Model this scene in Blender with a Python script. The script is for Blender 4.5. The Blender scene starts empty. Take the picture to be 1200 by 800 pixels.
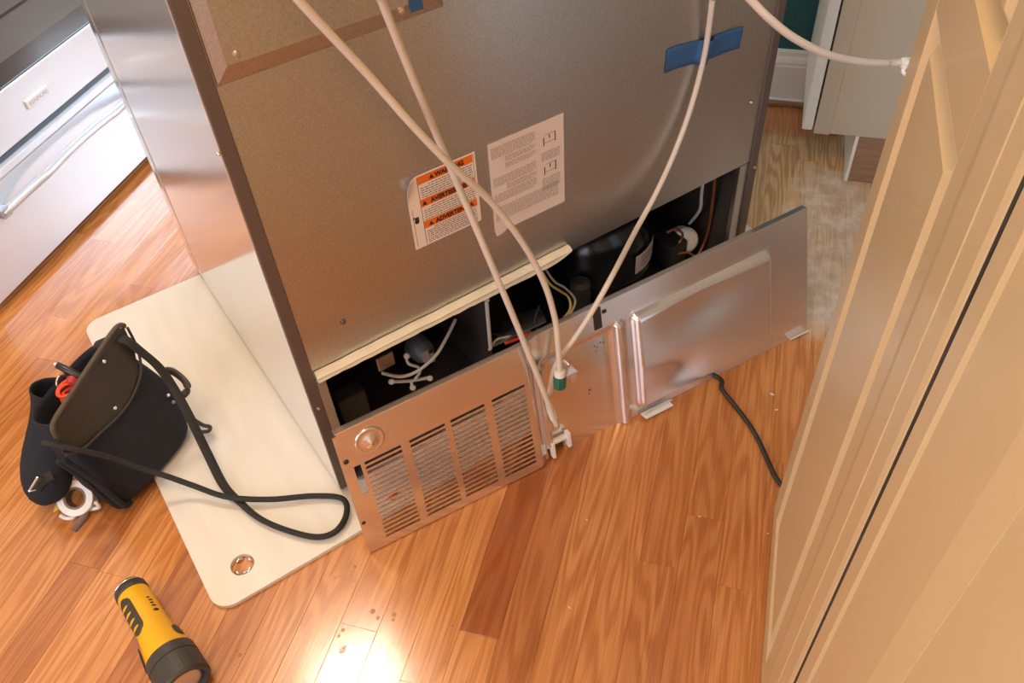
import bpy, bmesh, math, random
from mathutils import Vector, Matrix, noise as mnoise

random.seed(7)
scene = bpy.context.scene
COL = scene.collection

# ------------------------------------------------------------------ camera
CAM = Vector((-0.159752, -0.854143, 1.176817))
CX = Vector((0.8241872, -0.5635334, -0.0560851))      # right
CY = Vector((-0.4380211, -0.5715646, -0.6938670))     # down
CZ = Vector((0.3589610, 0.5964428, -0.7179158))       # forward
FPX = 988.47                                          # focal length for a 1200 px wide frame
cd = bpy.data.cameras.new('camera')
cd.sensor_width = 36.0
cd.lens = FPX * 36.0 / 1200.0
cd.clip_start = 0.02
cd.clip_end = 60
cam = bpy.data.objects.new('camera', cd)
COL.objects.link(cam)
m = Matrix.Identity(4)
for i in range(3):
    m[i][0] = CX[i]
    m[i][1] = -CY[i]
    m[i][2] = -CZ[i]
    m[i][3] = CAM[i]
cam.matrix_world = m
scene.camera = cam

# the house stands turned by TH against the pulled-out refrigerator (world axes = refrigerator axes)
TH = 0.6976244
DV = Vector((math.cos(TH), math.sin(TH), 0))          # along the floor boards
NV = Vector((-math.sin(TH), math.cos(TH), 0))         # across them, towards the oven


def RM(a, b, z=0.0):
    return DV * a + NV * b + Vector((0, 0, z))


# ------------------------------------------------------------------ view, world, lights
vs = scene.view_settings
vs.view_transform = 'Standard'
vs.look = 'None'
vs.gamma = 1.0
vs.use_curve_mapping = False
vs.exposure = 0.14

world = bpy.data.worlds.new('world')
scene.world = world
world.use_nodes = True
bg = world.node_tree.nodes['Background']
bg.inputs[0].default_value = (0.85, 0.92, 1.0, 1)
bg.inputs[1].default_value = 1.0


def area(name, loc, target, sx, sy, power, color, shape='RECTANGLE'):
    l = bpy.data.lights.new(name, 'AREA')
    l.shape = shape
    l.size = sx
    if shape in ('RECTANGLE', 'ELLIPSE'):
        l.size_y = sy
    l.energy = power
    l.color = color
    o = bpy.data.objects.new(name, l)
    COL.objects.link(o)
    o.location = loc
    o.rotation_euler = (Vector(target) - Vector(loc)).to_track_quat('-Z', 'Y').to_euler()
    return o


# daylight through the kitchen window beyond the refrigerator
area('window_daylight', RM(2.35, -1.42, 1.5), RM(0.9, 0.9, 0.3), 1.6, 1.4, 150, (0.74, 0.87, 1.0))
# unseen cool fill light added behind the photographer, to the left
area('cool_fill', RM(-2.7, 0.9, 1.45), RM(0.0, 0.3, 0.3), 1.6, 1.7, 42, (0.78, 0.86, 1.0))
# warm ceiling lamps
area('ceiling_lamp_hall', RM(-0.75, -0.33, 2.40), RM(-0.75, -0.33, 0), 0.70, 0.70, 17, (1.0, 0.62, 0.30), 'DISK')
area('ceiling_lamp_kitchen', (-0.06, 0.84, 2.40), (-0.06, 0.84, 0), 0.34, 0.34, 19, (1.0, 0.84, 0.64), 'DISK')


# ------------------------------------------------------------------ photo helpers (real depth is always given)
def ray(u, v):
    return CX * ((u - 600.0) / FPX) + CY * ((v - 400.0) / FPX) + CZ


def onz(u, v, z=0.0):
    r = ray(u, v)
    return CAM + r * ((z - CAM.z) / r.z)


def ony(u, v, y=0.0):
    r = ray(u, v)
    return CAM + r * ((y - CAM.y) / r.y)


def at(u, v, dist):
    return CAM + ray(u, v).normalized() * dist


# ------------------------------------------------------------------ materials
MATS = {}


def new_mat(name):
    mt = bpy.data.materials.new(name)
    mt.use_nodes = True
    nt = mt.node_tree
    b = nt.nodes['Principled BSDF']
    MATS[name] = mt
    return mt, nt, b


def setp(b, **kw):
    for k, v in kw.items():
        b.inputs[k].default_value = v


def N(nt, typ, **kw):
    n = nt.nodes.new(typ)
    for k, v in kw.items():
        setattr(n, k, v)
    return n


def mat(name, color, rough=0.5, metal=0.0, bump=0.0, bscale=60.0, var=0.0, vscale=8.0, coat=0.0, spec=0.5, var2=None,
        stretch=(1, 1, 1), detail=4.0):
    mt, nt, b = new_mat(name)
    c = (color[0], color[1], color[2], 1)
    setp(b, **{'Base Color': c, 'Roughness': rough, 'Metallic': metal, 'Coat Weight': coat, 'Specular IOR Level': spec})
    if var or bump:
        tc = N(nt, 'ShaderNodeTexCoord')
        mp = N(nt, 'ShaderNodeMapping')
        mp.inputs['Scale'].default_value = stretch
        nt.links.new(tc.outputs['Object'], mp.inputs[0])
    if var:
        nz = N(nt, 'ShaderNodeTexNoise')
        nz.inputs['Scale'].default_value = vscale
        nz.inputs['Detail'].default_value = detail
        nt.links.new(mp.outputs[0], nz.inputs['Vector'])
        rp = N(nt, 'ShaderNodeValToRGB')
        e = rp.color_ramp.elements
        e[0].position, e[1].position = 0.3, 0.7
        lo = var2 if var2 else tuple(x * (1 - var) for x in color)
        e[0].color = (lo[0], lo[1], lo[2], 1)
        e[1].color = c
        nt.links.new(nz.outputs['Fac'], rp.inputs[0])
        nt.links.new(rp.outputs[0], b.inputs['Base Color'])
    if bump:
        nb = N(nt, 'ShaderNodeTexNoise')
        nb.inputs['Scale'].default_value = bscale
        nb.inputs['Detail'].default_value = 3.0
        nt.links.new(mp.outputs[0], nb.inputs['Vector'])
        bp = N(nt, 'ShaderNodeBump')
        bp.inputs['Strength'].default_value = bump
        bp.inputs['Distance'].default_value = 0.004
        nt.links.new(nb.outputs['Fac'], bp.inputs['Height'])
        nt.links.new(bp.outputs[0], b.inputs['Normal'])
    return mt


def dot_room(nt, vec):
    pos = N(nt, 'ShaderNodeNewGeometry')
    dt = N(nt, 'ShaderNodeVectorMath', operation='DOT_PRODUCT')
    nt.links.new(pos.outputs['Position'], dt.inputs[0])
    dt.inputs[1].default_value = vec
    return dt.outputs['Value']


def maprange(nt, val, a, b, c=0.0, d=1.0):
    n = N(nt, 'ShaderNodeMapRange')
    n.interpolation_type = 'SMOOTHSTEP'
    nt.links.new(val, n.inputs[0])
    for i, x in enumerate((a, b, c, d)):
        n.inputs[i + 1].default_value = x
    return n.outputs[0]


def math_node(nt, op, a, b=None, clamp=False):
    n = N(nt, 'ShaderNodeMath', operation=op)
    n.use_clamp = clamp
    for i, x in enumerate((a, b)):
        if x is None:
            continue
        if isinstance(x, (int, float)):
            n.inputs[i].default_value = x
        else:
            nt.links.new(x, n.inputs[i])
    return n.outputs[0]


def mixc(nt, fac, a, b, blend='MIX'):
    n = N(nt, 'ShaderNodeMix', data_type='RGBA', blend_type=blend)
    for s, x in ((0, fac), (6, a), (7, b)):
        if isinstance(x, (int, float)):
            n.inputs[s].default_value = x
        elif isinstance(x, tuple):
            n.inputs[s].default_value = (x[0], x[1], x[2], 1)
        else:
            nt.links.new(x, n.inputs[s])
    return n.outputs[2]


def oak_material(name, per_plank=True):
    mt, nt, b = new_mat(name)
    tc = N(nt, 'ShaderNodeTexCoord')
    sd = N(nt, 'ShaderNodeAttribute', attribute_type='OBJECT', attribute_name='seed')
    tn = N(nt, 'ShaderNodeAttribute', attribute_type='OBJECT', attribute_name='tone')
    off = N(nt, 'ShaderNodeVectorMath', operation='ADD')
    nt.links.new(tc.outputs['Object'], off.inputs[0])
    cmb = N(nt, 'ShaderNodeCombineXYZ')
    for i, k in enumerate((17.3, 9.1, 5.7)):
        nt.links.new(math_node(nt, 'MULTIPLY', sd.outputs['Fac'], k), cmb.inputs[i])
    nt.links.new(cmb.outputs[0], off.inputs[1])
    # cathedral grain: a warped distance field stretched along the board
    mp = N(nt, 'ShaderNodeMapping')
    mp.inputs['Scale'].default_value = (1.6, 17.0, 17.0)
    nt.links.new(off.outputs[0], mp.inputs[0])
    nz = N(nt, 'ShaderNodeTexNoise')
    nz.inputs['Scale'].default_value = 1.0
    nz.inputs['Detail'].default_value = 2.0
    nz.inputs['Roughness'].default_value = 0.45
    nt.links.new(mp.outputs[0], nz.inputs['Vector'])
    rings = math_node(nt, 'SINE', math_node(nt, 'MULTIPLY', nz.outputs['Fac'], 75.0))
    rings = maprange(nt, rings, -0.9, 0.9)
    # pores: thin streaks
    mp2 = N(nt, 'ShaderNodeMapping')
    mp2.inputs['Scale'].default_value = (10.0, 330.0, 330.0)
    nt.links.new(off.outputs[0], mp2.inputs[0])
    nz2 = N(nt, 'ShaderNodeTexNoise')
    nz2.inputs['Scale'].default_value = 1.0
    nz2.inputs['Detail'].default_value = 2.0
    nt.links.new(mp2.outputs[0], nz2.inputs['Vector'])
    pores = maprange(nt, nz2.outputs['Fac'], 0.35, 0.65)
    # broad tone changes in a board
    mp3 = N(nt, 'ShaderNodeMapping')
    mp3.inputs['Scale'].default_value = (3.0, 22.0, 22.0)
    nt.links.new(off.outputs[0], mp3.inputs[0])
    nz3 = N(nt, 'ShaderNodeTexNoise')
    nz3.inputs['Scale'].default_value = 1.0
    nt.links.new(mp3.outputs[0], nz3.inputs['Vector'])
    g = math_node(nt, 'ADD', math_node(nt, 'MULTIPLY', rings, 0.58), math_node(nt, 'MULTIPLY', pores, 0.42))
    light = (0.70, 0.325, 0.108)
    dark = (0.46, 0.168, 0.044)
    base = mixc(nt, g, dark, light)
    base = mixc(nt, maprange(nt, nz3.outputs['Fac'], 0.3, 0.7, 0.0, 0.30), base, (0.54, 0.190, 0.052))
    # each board has its own stain depth
    base = mixc(nt, tn.outputs['Fac'], base, mixc(nt, 1.0, base, (0.60, 0.42, 0.32), 'MULTIPLY'))
    # the bare boards in the alcove the refrigerator came from: never finished, grey and dusty, and painted lighter to stand for daylight there
    dd = dot_room(nt, DV)
    nn_ = dot_room(nt, NV)
    gp = N(nt, 'ShaderNodeNewGeometry')
    wn = N(nt, 'ShaderNodeTexNoise')
    wn.inputs['Scale'].default_value = 14.0
    wn.inputs['Detail'].default_value = 6.0
    nt.links.new(gp.outputs['Position'], wn.inputs['Vector'])
    jit = math_node(nt, 'MULTIPLY', math_node(nt, 'SUBTRACT', wn.outputs['Fac'], 0.5), 0.16)
    ddj = math_node(nt, 'ADD', dd, jit)
    nnj = math_node(nt, 'ADD', nn_, jit)
    worn_daylit = math_node(nt, 'MULTIPLY', maprange(nt, ddj, 0.50, 0.62), maprange(nt, nnj, -0.46, -0.55))
    worn_daylit = math_node(nt, 'MULTIPLY', worn_daylit, maprange(nt, ddj, 1.28, 1.20))
    dust_daylit = math_node(nt, 'MULTIPLY', maprange(nt, ddj, 0.53, 0.60), maprange(nt, nnj, -0.655, -0.70))
    dust_daylit = math_node(nt, 'MULTIPLY', dust_daylit, maprange(nt, ddj, 1.12, 1.04))
    bare = mixc(nt, g, (0.40, 0.255, 0.125), (0.72, 0.54, 0.31))
    base = mixc(nt, math_node(nt, 'MULTIPLY', worn_daylit, 0.85), base, bare)
    wn2 = N(nt, 'ShaderNodeTexNoise')
    wn2.inputs['Scale'].default_value = 34.0
    wn2.inputs['Detail'].default_value = 8.0
    nt.links.new(gp.outputs['Position'], wn2.inputs['Vector'])
    dcol = mixc(nt, maprange(nt, wn2.outputs['Fac'], 0.38, 0.62), (0.58, 0.52, 0.46), (0.74, 0.69, 0.64))
    base = mixc(nt, math_node(nt, 'MULTIPLY', dust_daylit, maprange(nt, wn.outputs['Fac'], 0.40, 0.62, 0.85, 0.42)), base, dcol)
    nt.links.new(base, b.inputs['Base Color'])
    rgh = math_node(nt, 'ADD', 0.20, math_node(nt, 'MULTIPLY', pores, 0.05))
    rgh = math_node(nt, 'ADD', rgh, math_node(nt, 'MULTIPLY', math_node(nt, 'MAXIMUM', worn_daylit, dust_daylit), 0.35), True)
    nt.links.new(rgh, b.inputs['Roughness'])
    setp(b, **{'Specular IOR Level': 0.5, 'Coat Weight': 0.7, 'Coat Roughness': 0.13})
    fin = math_node(nt, 'SUBTRACT', 0.7, math_node(nt, 'MULTIPLY', math_node(nt, 'MAXIMUM', worn_daylit, dust_daylit), 0.7), True)
    nt.links.new(fin, b.inputs['Coat Weight'])
    bp = N(nt, 'ShaderNodeBump')
    bp.inputs['Strength'].default_value = 0.22
    bp.inputs['Distance'].default_value = 0.00018
    wv = N(nt, 'ShaderNodeTexNoise')
    wv.inputs['Scale'].default_value = 30.0
    nt.links.new(off.outputs[0], wv.inputs['Vector'])
    hgt = math_node(nt, 'ADD', math_node(nt, 'MULTIPLY', pores, 0.5), math_node(nt, 'MULTIPLY', wv.outputs['Fac'], 1.5))
    nt.links.new(hgt, bp.inputs['Height'])
    nt.links.new(bp.outputs[0], b.inputs['Normal'])
    return mt


def galvanized(name, col, rough, spangle=0.10, wav=0.0, metal=1.0, grain=0.5):
    mt, nt, b = new_mat(name)
    tc = N(nt, 'ShaderNodeTexCoord')
    nz = N(nt, 'ShaderNodeTexNoise')
    nz.inputs['Scale'].default_value = 420.0
    nz.inputs['Detail'].default_value = 2.0
    nt.links.new(tc.outputs['Object'], nz.inputs['Vector'])
    f = maprange(nt, nz.outputs['Fac'], 0.3, 0.7)
    lo = tuple(x * (1 - 2 * spangle) for x in col)
    hi = tuple(min(1, x * (1 + spangle)) for x in col)
    nt.links.new(mixc(nt, f, lo, hi), b.inputs['Base Color'])
    setp(b, Metallic=metal, Roughness=rough)
    bp = N(nt, 'ShaderNodeBump')
    bp.inputs['Strength'].default_value = 0.16
    bp.inputs['Distance'].default_value = 0.0006
    h = nz.outputs['Fac']
    if wav:
        n2 = N(nt, 'ShaderNodeTexNoise')
        n2.inputs['Scale'].default_value = 5.0
        n2.inputs['Detail'].default_value = 1.0
        nt.links.new(tc.outputs['Object'], n2.inputs['Vector'])
        h = math_node(nt, 'ADD', math_node(nt, 'MULTIPLY', h, grain), math_node(nt, 'MULTIPLY', n2.outputs['Fac'], wav))
    nt.links.new(h, bp.inputs['Height'])
    nt.links.new(bp.outputs[0], b.inputs['Normal'])
    return mt


oak_material('oak')
galvanized('galv', (0.58, 0.57, 0.56), 0.36, 0.06)
galvanized('cover_steel', (0.84, 0.78, 0.75), 0.20, 0.03, 8.0, 0.90, 0.10)
galvanized('case_silver', (0.80, 0.80, 0.82), 0.13, 0.05, 6.0, 0.7)
mat('case_edge', (0.15, 0.112, 0.098), 0.45, 0.4, bump=0.1, bscale=300)
mat('oven_steel', (0.66, 0.71, 0.78), 0.32, 0.6, bump=0.03, bscale=120, stretch=(1, 1, 40))
mat('oven_dark', (0.02, 0.022, 0.026), 0.35)
mat('oven_trim', (0.42, 0.45, 0.52), 0.3, 0.6)
mat('oven_glass', (0.035, 0.036, 0.038), 0.06, 0.0, coat=0.6)
mat('oven_glass_inner', (0.12, 0.125, 0.12), 0.12, 0.0)
mat('cream', (0.68, 0.52, 0.30), 0.36, bump=0.02, bscale=40, coat=0.15)
mat('white_paint', (0.84, 0.85, 0.88), 0.35)
mat('cab_side', (0.50, 0.445, 0.355), 0.45, bump=0.02, bscale=60)
mat('cab_white', (0.80, 0.82, 0.80), 0.3)
mat('bare_wood', (0.36, 0.21, 0.13), 0.55, var=0.3, vscale=18, stretch=(1, 1, 6))
mat('teal', (0.014, 0.11, 0.135), 0.55, bump=0.05, bscale=200)
mat('wall_paint', (0.74, 0.66, 0.54), 0.6, bump=0.05, bscale=200)
mat('ceil_paint', (0.82, 0.80, 0.76), 0.7, bump=0.05, bscale=150)
mat('poly_board', (0.80, 0.76, 0.68), 0.36, var=0.10, vscale=7, bump=0.03, bscale=50, stretch=(4, 0.7, 1), coat=0.1)
mat('tube_plastic', (0.70, 0.61, 0.53), 0.32, bump=0.02, bscale=90)
mat('white_plastic', (0.82, 0.80, 0.76), 0.35, bump=0.02, bscale=90)
mat('green_plastic', (0.012, 0.13, 0.09), 0.35, bump=0.05, bscale=150)
mat('foam_white', (0.82, 0.76, 0.60), 0.6, var=0.1, vscale=30, bump=0.15, bscale=120)
mat('black_plastic', (0.022, 0.020, 0.019), 0.38, bump=0.03, bscale=150)
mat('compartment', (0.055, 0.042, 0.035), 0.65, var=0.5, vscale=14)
mat('compressor_black', (0.010, 0.010, 0.011), 0.22, bump=0.02, bscale=60)
mat('paper', (0.78, 0.66, 0.60), 0.55, var=0.04, vscale=20)
mat('paper_warm', (0.86, 0.74, 0.66), 0.5, var=0.04, vscale=20)
mat('orange_ink', (0.82, 0.17, 0.01), 0.5)
mat('black_ink', (0.03, 0.02, 0.02), 0.6)
mat('grey_ink', (0.36, 0.28, 0.25), 0.6)
mat('blue_tape', (0.030, 0.105, 0.260), 0.5, bump=0.2, bscale=260, var=0.12, vscale=60)
mat('screw_metal', (0.66, 0.55, 0.45), 0.3, 1.0)
mat('chrome', (0.85, 0.85, 0.86), 0.12, 1.0)
mat('fabric', (0.013, 0.017, 0.028), 0.85, bump=0.5, bscale=900, var=0.4, vscale=40)
mat('leather', (0.046, 0.036, 0.027), 0.42, bump=0.25, bscale=160, var=0.35, vscale=22)
mat('leather_edge', (0.075, 0.056, 0.038), 0.55, bump=0.2, bscale=200)
mat('strap', (0.022, 0.020, 0.018), 0.75, bump=0.4, bscale=700)
mat('red_plastic', (0.45, 0.03, 0.035), 0.35)
mat('orange_red', (0.75, 0.07, 0.02), 0.4)
mat('pen_black', (0.015, 0.014, 0.016), 0.3)
mat('pencil_yellow', (0.75, 0.48, 0.06), 0.4)
mat('tape_white', (0.82, 0.82, 0.83), 0.45)
mat('tape_core', (0.22, 0.15, 0.12), 0.6, var=0.3, vscale=60)
mat('torch_yellow', (0.80, 0.43, 0.008), 0.32, bump=0.03, bscale=120)
mat('torch_rubber', (0.045, 0.038, 0.034), 0.5, bump=0.08, bscale=250)
mat('torch_lens', (0.60, 0.52, 0.50), 0.08, 0.6)
mat('copper', (0.55, 0.22, 0.10), 0.35, 0.9)
mat('wire_white', (0.70, 0.64, 0.56), 0.45)
mat('wire_yellow', (0.78, 0.55, 0.12), 0.45)
mat('wire_black', (0.02, 0.02, 0.02), 0.45)
mat('debris', (0.70, 0.62, 0.50), 0.7)
mat('slab', (0.42, 0.19, 0.07), 0.4, var=0.3, vscale=6)
mt, nt, b = new_mat('water')
setp(b, **{'Base Color': (0.66, 0.36, 0.14, 1), 'Roughness': 0.03, 'Alpha': 0.22, 'IOR': 1.33})

# ------------------------------------------------------------------ mesh helpers
ORG = {}


class MB:
    def __init__(self, xf=None):
        self.v, self.f, self.xf = [], [], xf

    def add(self, pts):
        i = len(self.v)
        for p in pts:
            p = Vector(p)
            self.v.append(self.xf(*p) if self.xf else p)
        return i

    def box(self, x0, x1, y0, y1, z0, z1):
        x0, x1 = min(x0, x1), max(x0, x1)
        y0, y1 = min(y0, y1), max(y0, y1)
        i = self.add([(x0, y0, z0), (x1, y0, z0), (x1, y1, z0), (x0, y1, z0),
                      (x0, y0, z1), (x1, y0, z1), (x1, y1, z1), (x0, y1, z1)])
        for q in ((0, 3, 2, 1), (4, 5, 6, 7), (0, 1, 5, 4), (1, 2, 6, 5), (2, 3, 7, 6), (3, 0, 4, 7)):
            self.f.append([i + k for k in q])
        return self

    def loft(self, rings, caps=True, closed=True):
        n = len(rings[0])
        idx = [self.add(r) for r in rings]
        for a, b_ in zip(idx, idx[1:]):
            for k in range(n if closed else n - 1):
                k2 = (k + 1) % n
                self.f.append([a + k, a + k2, b_ + k2, b_ + k])
        if caps:
            self.f.append([idx[0] + k for k in range(n)][::-1])
            self.f.append([idx[-1] + k for k in range(n)])
        return self

    def grid(self, fn, nu, nv, keep=None):
        i = len(self.v)
        for a in range(nu + 1):
            for b_ in range(nv + 1):
                self.add([fn(a / nu, b_ / nv)])
        for a in range(nu):
            for b_ in range(nv):
                if keep and not keep(a, b_):
                    continue
                k = i + a * (nv + 1) + b_
                self.f.append([k, k + nv + 1, k + nv + 2, k + 1])
        return self

    def tube(self, path, r, seg=10, r2=None, up=None, caps=True):
        path = [Vector(p) for p in path]
        rings = []
        prev = None
        for k, p in enumerate(path):
            a = path[max(0, k - 1)]
            c = path[min(len(path) - 1, k + 1)]
            t = (c - a).normalized()
            if up is not None:
                s = t.cross(up if isinstance(up, Vector) else up(k / (len(path) - 1)))
            elif prev is None:
                s = t.cross(Vector((0.3, 0.2, 0.93)))
            else:
                s = prev - t * prev.dot(t)
            s.normalize()
            prev = s
            w = t.cross(s)
            ra = r(k / (len(path) - 1)) if callable(r) else r
            rb = ra if r2 is None else (r2(k / (len(path) - 1)) if callable(r2) else r2)
            rings.append([p + s * ra * math.cos(2 * math.pi * q / seg) + w * rb * math.sin(2 * math.pi * q / seg)
                          for q in range(seg)])
        return self.loft(rings, caps)

    def lathe(self, base, axis, profile, seg=24, caps=True):
        axis = Vector(axis).normalized()
        s = axis.cross(Vector((0, 0, 1)) if abs(axis.z) < 0.9 else Vector((1, 0, 0))).normalized()
        w = axis.cross(s)
        base = Vector(base)
        return self.loft([[base + axis * h + (s * math.cos(2 * math.pi * q / seg) + w * math.sin(2 * math.pi * q / seg)) * r
                           for q in range(seg)] for h, r in profile], caps)

    def prism(self, pts, off):
        off = Vector(off)
        n = len(pts)
        i = self.add(pts)
        j = self.add([Vector(p) + off for p in pts])
        self.f.append([i + k for k in range(n)])
        self.f.append([j + k for k in range(n)][::-1])
        for k in range(n):
            k2 = (k + 1) % n
            self.f.append([i + k2, i + k, j + k, j + k2])
        return self

    def build(self, name, material, parent=None, smooth=False, bevel=0.0, solid=0.0, seg=2, sub=0):
        me = bpy.data.meshes.new(name)
        if parent is not None:
            o0 = ORG[parent.name]
        else:
            n = len(self.v)
            o0 = Vector((sum(p.x for p in self.v) / n, sum(p.y for p in self.v) / n, min(p.z for p in self.v)))
        me.from_pydata([p - o0 for p in self.v], [], self.f)
        bm = bmesh.new()
        bm.from_mesh(me)
        bmesh.ops.recalc_face_normals(bm, faces=bm.faces)
        bm.to_mesh(me)
        bm.free()
        me.materials.append(MATS[material])
        o = bpy.data.objects.new(name, me)
        COL.objects.link(o)
        if parent is not None:
            o.parent = parent
        else:
            o.location = o0
        ORG[o.name] = o0
        if smooth:
            for p in me.polygons:
                p.use_smooth = True
        if solid:
            md = o.modifiers.new('solid', 'SOLIDIFY')
            md.thickness = solid
            md.offset = 0
        if bevel:
            md = o.modifiers.new('bevel', 'BEVEL')
            md.width = bevel
            md.segments = seg
            md.limit_method = 'ANGLE'
            md.angle_limit = math.radians(40)
        if sub:
            md = o.modifiers.new('sub', 'SUBSURF')
            md.levels = md.render_levels = sub
        return o


def thing(name, loc, label, cat, group=None, kind=None):
    o = bpy.data.objects.new(name, None)
    COL.objects.link(o)
    o.location = loc
    o.empty_display_size = 0.05
    ORG[o.name] = Vector(loc)
    tag(o, label, cat, group, kind)
    return o


def tag(o, label=None, cat=None, group=None, kind=None):
    for k, v in (('label', label), ('category', cat), ('group', group), ('kind', kind)):
        if v:
            o[k] = v
    return o


def struct(o, label=None, cat=None):
    return tag(o, label, cat, None, 'structure')


def smooth_path(pts, n=8):
    pts = [Vector(p) for p in pts]
    out = []
    for i in range(len(pts) - 1):
        p0 = pts[max(0, i - 1)]
        p1, p2 = pts[i], pts[i + 1]
        p3 = pts[min(len(pts) - 1, i + 2)]
        for k in range(n):
            t = k / n
            out.append(0.5 * ((2 * p1) + (p2 - p0) * t + (2 * p0 - 5 * p1 + 4 * p2 - p3) * t * t
                              + (3 * p1 - p0 - 3 * p2 + p3) * t ** 3))
    out.append(pts[-1])
    return out


def text_mesh(name, body, size, origin, xdir, ydir, material, parent, depth=0.0003, bold=0.0, xs=1.0, align='LEFT'):
    cu = bpy.data.curves.new(name, 'FONT')
    cu.body = body
    cu.size = size
    cu.extrude = depth
    cu.offset = bold
    cu.align_x = align
    tmp = bpy.data.objects.new(name + '_tmp', cu)
    COL.objects.link(tmp)
    dg = bpy.context.evaluated_depsgraph_get()
    me = bpy.data.meshes.new_from_object(tmp.evaluated_get(dg))
    bpy.data.objects.remove(tmp)
    xd, yd = Vector(xdir).normalized(), Vector(ydir).normalized()
    zd = xd.cross(yd)
    o0 = ORG[parent.name]
    for v in me.vertices:
        c = v.co.copy()
        v.co = Vector(origin) + xd * (c.x * xs) + yd * c.y + zd * c.z - o0
    me.materials.clear()
    me.materials.append(MATS[material])
    me.name = name
    o = bpy.data.objects.new(name, me)
    COL.objects.link(o)
    o.parent = parent
    ORG[o.name] = o0
    return o


# ================================================================== the setting
floor = MB(RM).box(-3.4, 3.6, -1.55, 1.62, -0.10, -0.0165).build('floor', 'slab')
struct(floor, 'narrow strip oak floor running diagonally under the refrigerator', 'floor')

# boards: rows across NV, 58.8 mm wide
PW = 0.0588
rows0 = -0.0290
forced = {0: [], 1: [(-0.14, None)], 4: [(-0.175, None)], 9: [(0.099, None)], -14: [(0.27, None)]}
tone_fix = {}
made = []


def plank(a0, a1, b0, tone):
    g = 0.0002
    L = (a1 - a0) - g
    w = PW - g
    mb = MB().box(-L / 2, L / 2, -w / 2, w / 2, -0.016, 0.0)
    me = bpy.data.meshes.new('plank')
    me.from_pydata(mb.v, [], mb.f)
    bm = bmesh.new()
    bm.from_mesh(me)
    top = [e for e in bm.edges if all(v.co.z > -0.001 for v in e.verts)]
    bmesh.ops.bevel(bm, geom=top, offset=0.00035, segments=1, affect='EDGES')
    bmesh.ops.recalc_face_normals(bm, faces=bm.faces)
    bm.to_mesh(me)
    bm.free()
    me.materials.append(MATS['oak'])
    o = bpy.data.objects.new('plank', me)
    COL.objects.link(o)
    o.parent = floor
    c = RM((a0 + a1) / 2, b0 - PW / 2, 0)
    o.location = c - ORG['floor']
    o.rotation_euler = (0, 0, TH)
    o['tone'] = tone
    o['seed'] = random.random()
    made.append(o)


for k in range(-26, 22):
    b0 = rows0 - PW * k + PW            # upper edge of the row whose lower edge is rows0 - PW*k
    cuts = []
    fx = {1: -0.14, 5: -0.175, 10: 0.099, -13: 0.27, 4: 0.62, 7: -0.42, 2: 0.55, 3: -0.62, 8: 0.52, 6: 0.40, 9: -0.50}
    rnd = random.Random(100 + k)
    p = fx.get(k, rnd.uniform(-0.2, 0.7))
    cuts = [p]
    x = p
    while x > -1.5:
        x -= rnd.uniform(0.45, 0.95)
        cuts.insert(0, x)
    x = p
    while x < 1.9:
        x += rnd.uniform(0.45, 0.95)
        cuts.append(x)
    cuts = [c for c in cuts if -1.5 < c < 1.9]
    cuts = [-1.5] + cuts + [1.9]
    for a0, a1 in zip(cuts, cuts[1:]):
        if a1 - a0 < 0.03:
            continue
        t = rnd.random() ** 1.5 * 0.5
        mid = (a0 + a1) / 2
        if k == 5 and a0 > -0.2 and a0 < 0.1:
            t = 1.0
        if k == 6 and mid > -0.3 and mid < 0.6:
            t = 0.6
        if k == 5 and a1 < -0.1 and a1 > -0.3:
            t = 0.02
        if k in (7, 8) and -0.5 < mid < 0.6:
            t = 0.12
        if k in (9, 10) and mid < 0.6:
            t = 0.3
        if k in (0, 1, 2, 3, 4) and mid < 0.4:
            t *= 0.35
        if k == -3 or k == -6:
            t = 0.7
        plank(a0, a1, b0, t)

# walls and ceiling (outside the picture but for the teal corner)
w_ = MB(RM).box(1.40, 1.52, -1.50, -0.42, 0, 2.45).build('wall_right', 'teal')
struct(w_, 'dark teal painted wall above a white baseboard', 'wall')
bb = MB(RM)
prof = [(1.40, 0.0), (1.376, 0.0), (1.376, 0.012), (1.382, 0.016), (1.384, 0.10), (1.386, 0.104), (1.386, 0.110), (1.390, 0.118),
        (1.394, 0.124), (1.394, 0.134), (1.397, 0.139), (1.40, 0.140)]
i0 = [(a, -1.0, z) for a, z in prof]
i1 = [(a, -0.42, z) for a, z in prof]
bb.loft([i0, i1])
bbo = struct(bb.build('baseboard_right', 'white_paint'), 'moulded white baseboard along the teal wall', 'baseboard')
MB(RM).box(1.364, 1.377, -1.0, -0.42, 0.0, 0.014).build('shoe_moulding', 'bare_wood', bbo, bevel=0.004)
struct(MB(RM).box(0.12, 1.52, -1.56, -1.46, 0, 2.45).build('wall_alcove', 'wall_paint'), 'beige wall at the back of the refrigerator alcove', 'wall')
struct(MB(RM).box(-3.4, 3.6, 1.56, 1.66, 0, 2.45).build('wall_back', 'wall_paint'), 'beige kitchen wall behind the oven', 'wall')
struct(MB(RM).box(-3.5, -3.4, -0.8, 1.66, 0, 2.45).build('wall_left', 'wall_paint'), 'beige wall at the far side of the hall', 'wall')
struct(MB(RM).box(-3.5, 0.115, -0.80, -0.73, 0, 2.45).build('wall_pantry', 'wall_paint'), 'beige wall behind the cream doors', 'wall')
struct(MB(RM).box(3.6, 3.7, -1.56, 1.66, 0, 2.45).build('wall_kitchen', 'wall_paint'), 'beige end wall of the kitchen', 'wall')
struct(MB(RM).box(1.52, 3.6, -1.56, -1.46, 0, 2.45).build('wall_window', 'wall_paint'), 'beige kitchen wall that holds the window', 'wall')
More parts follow.
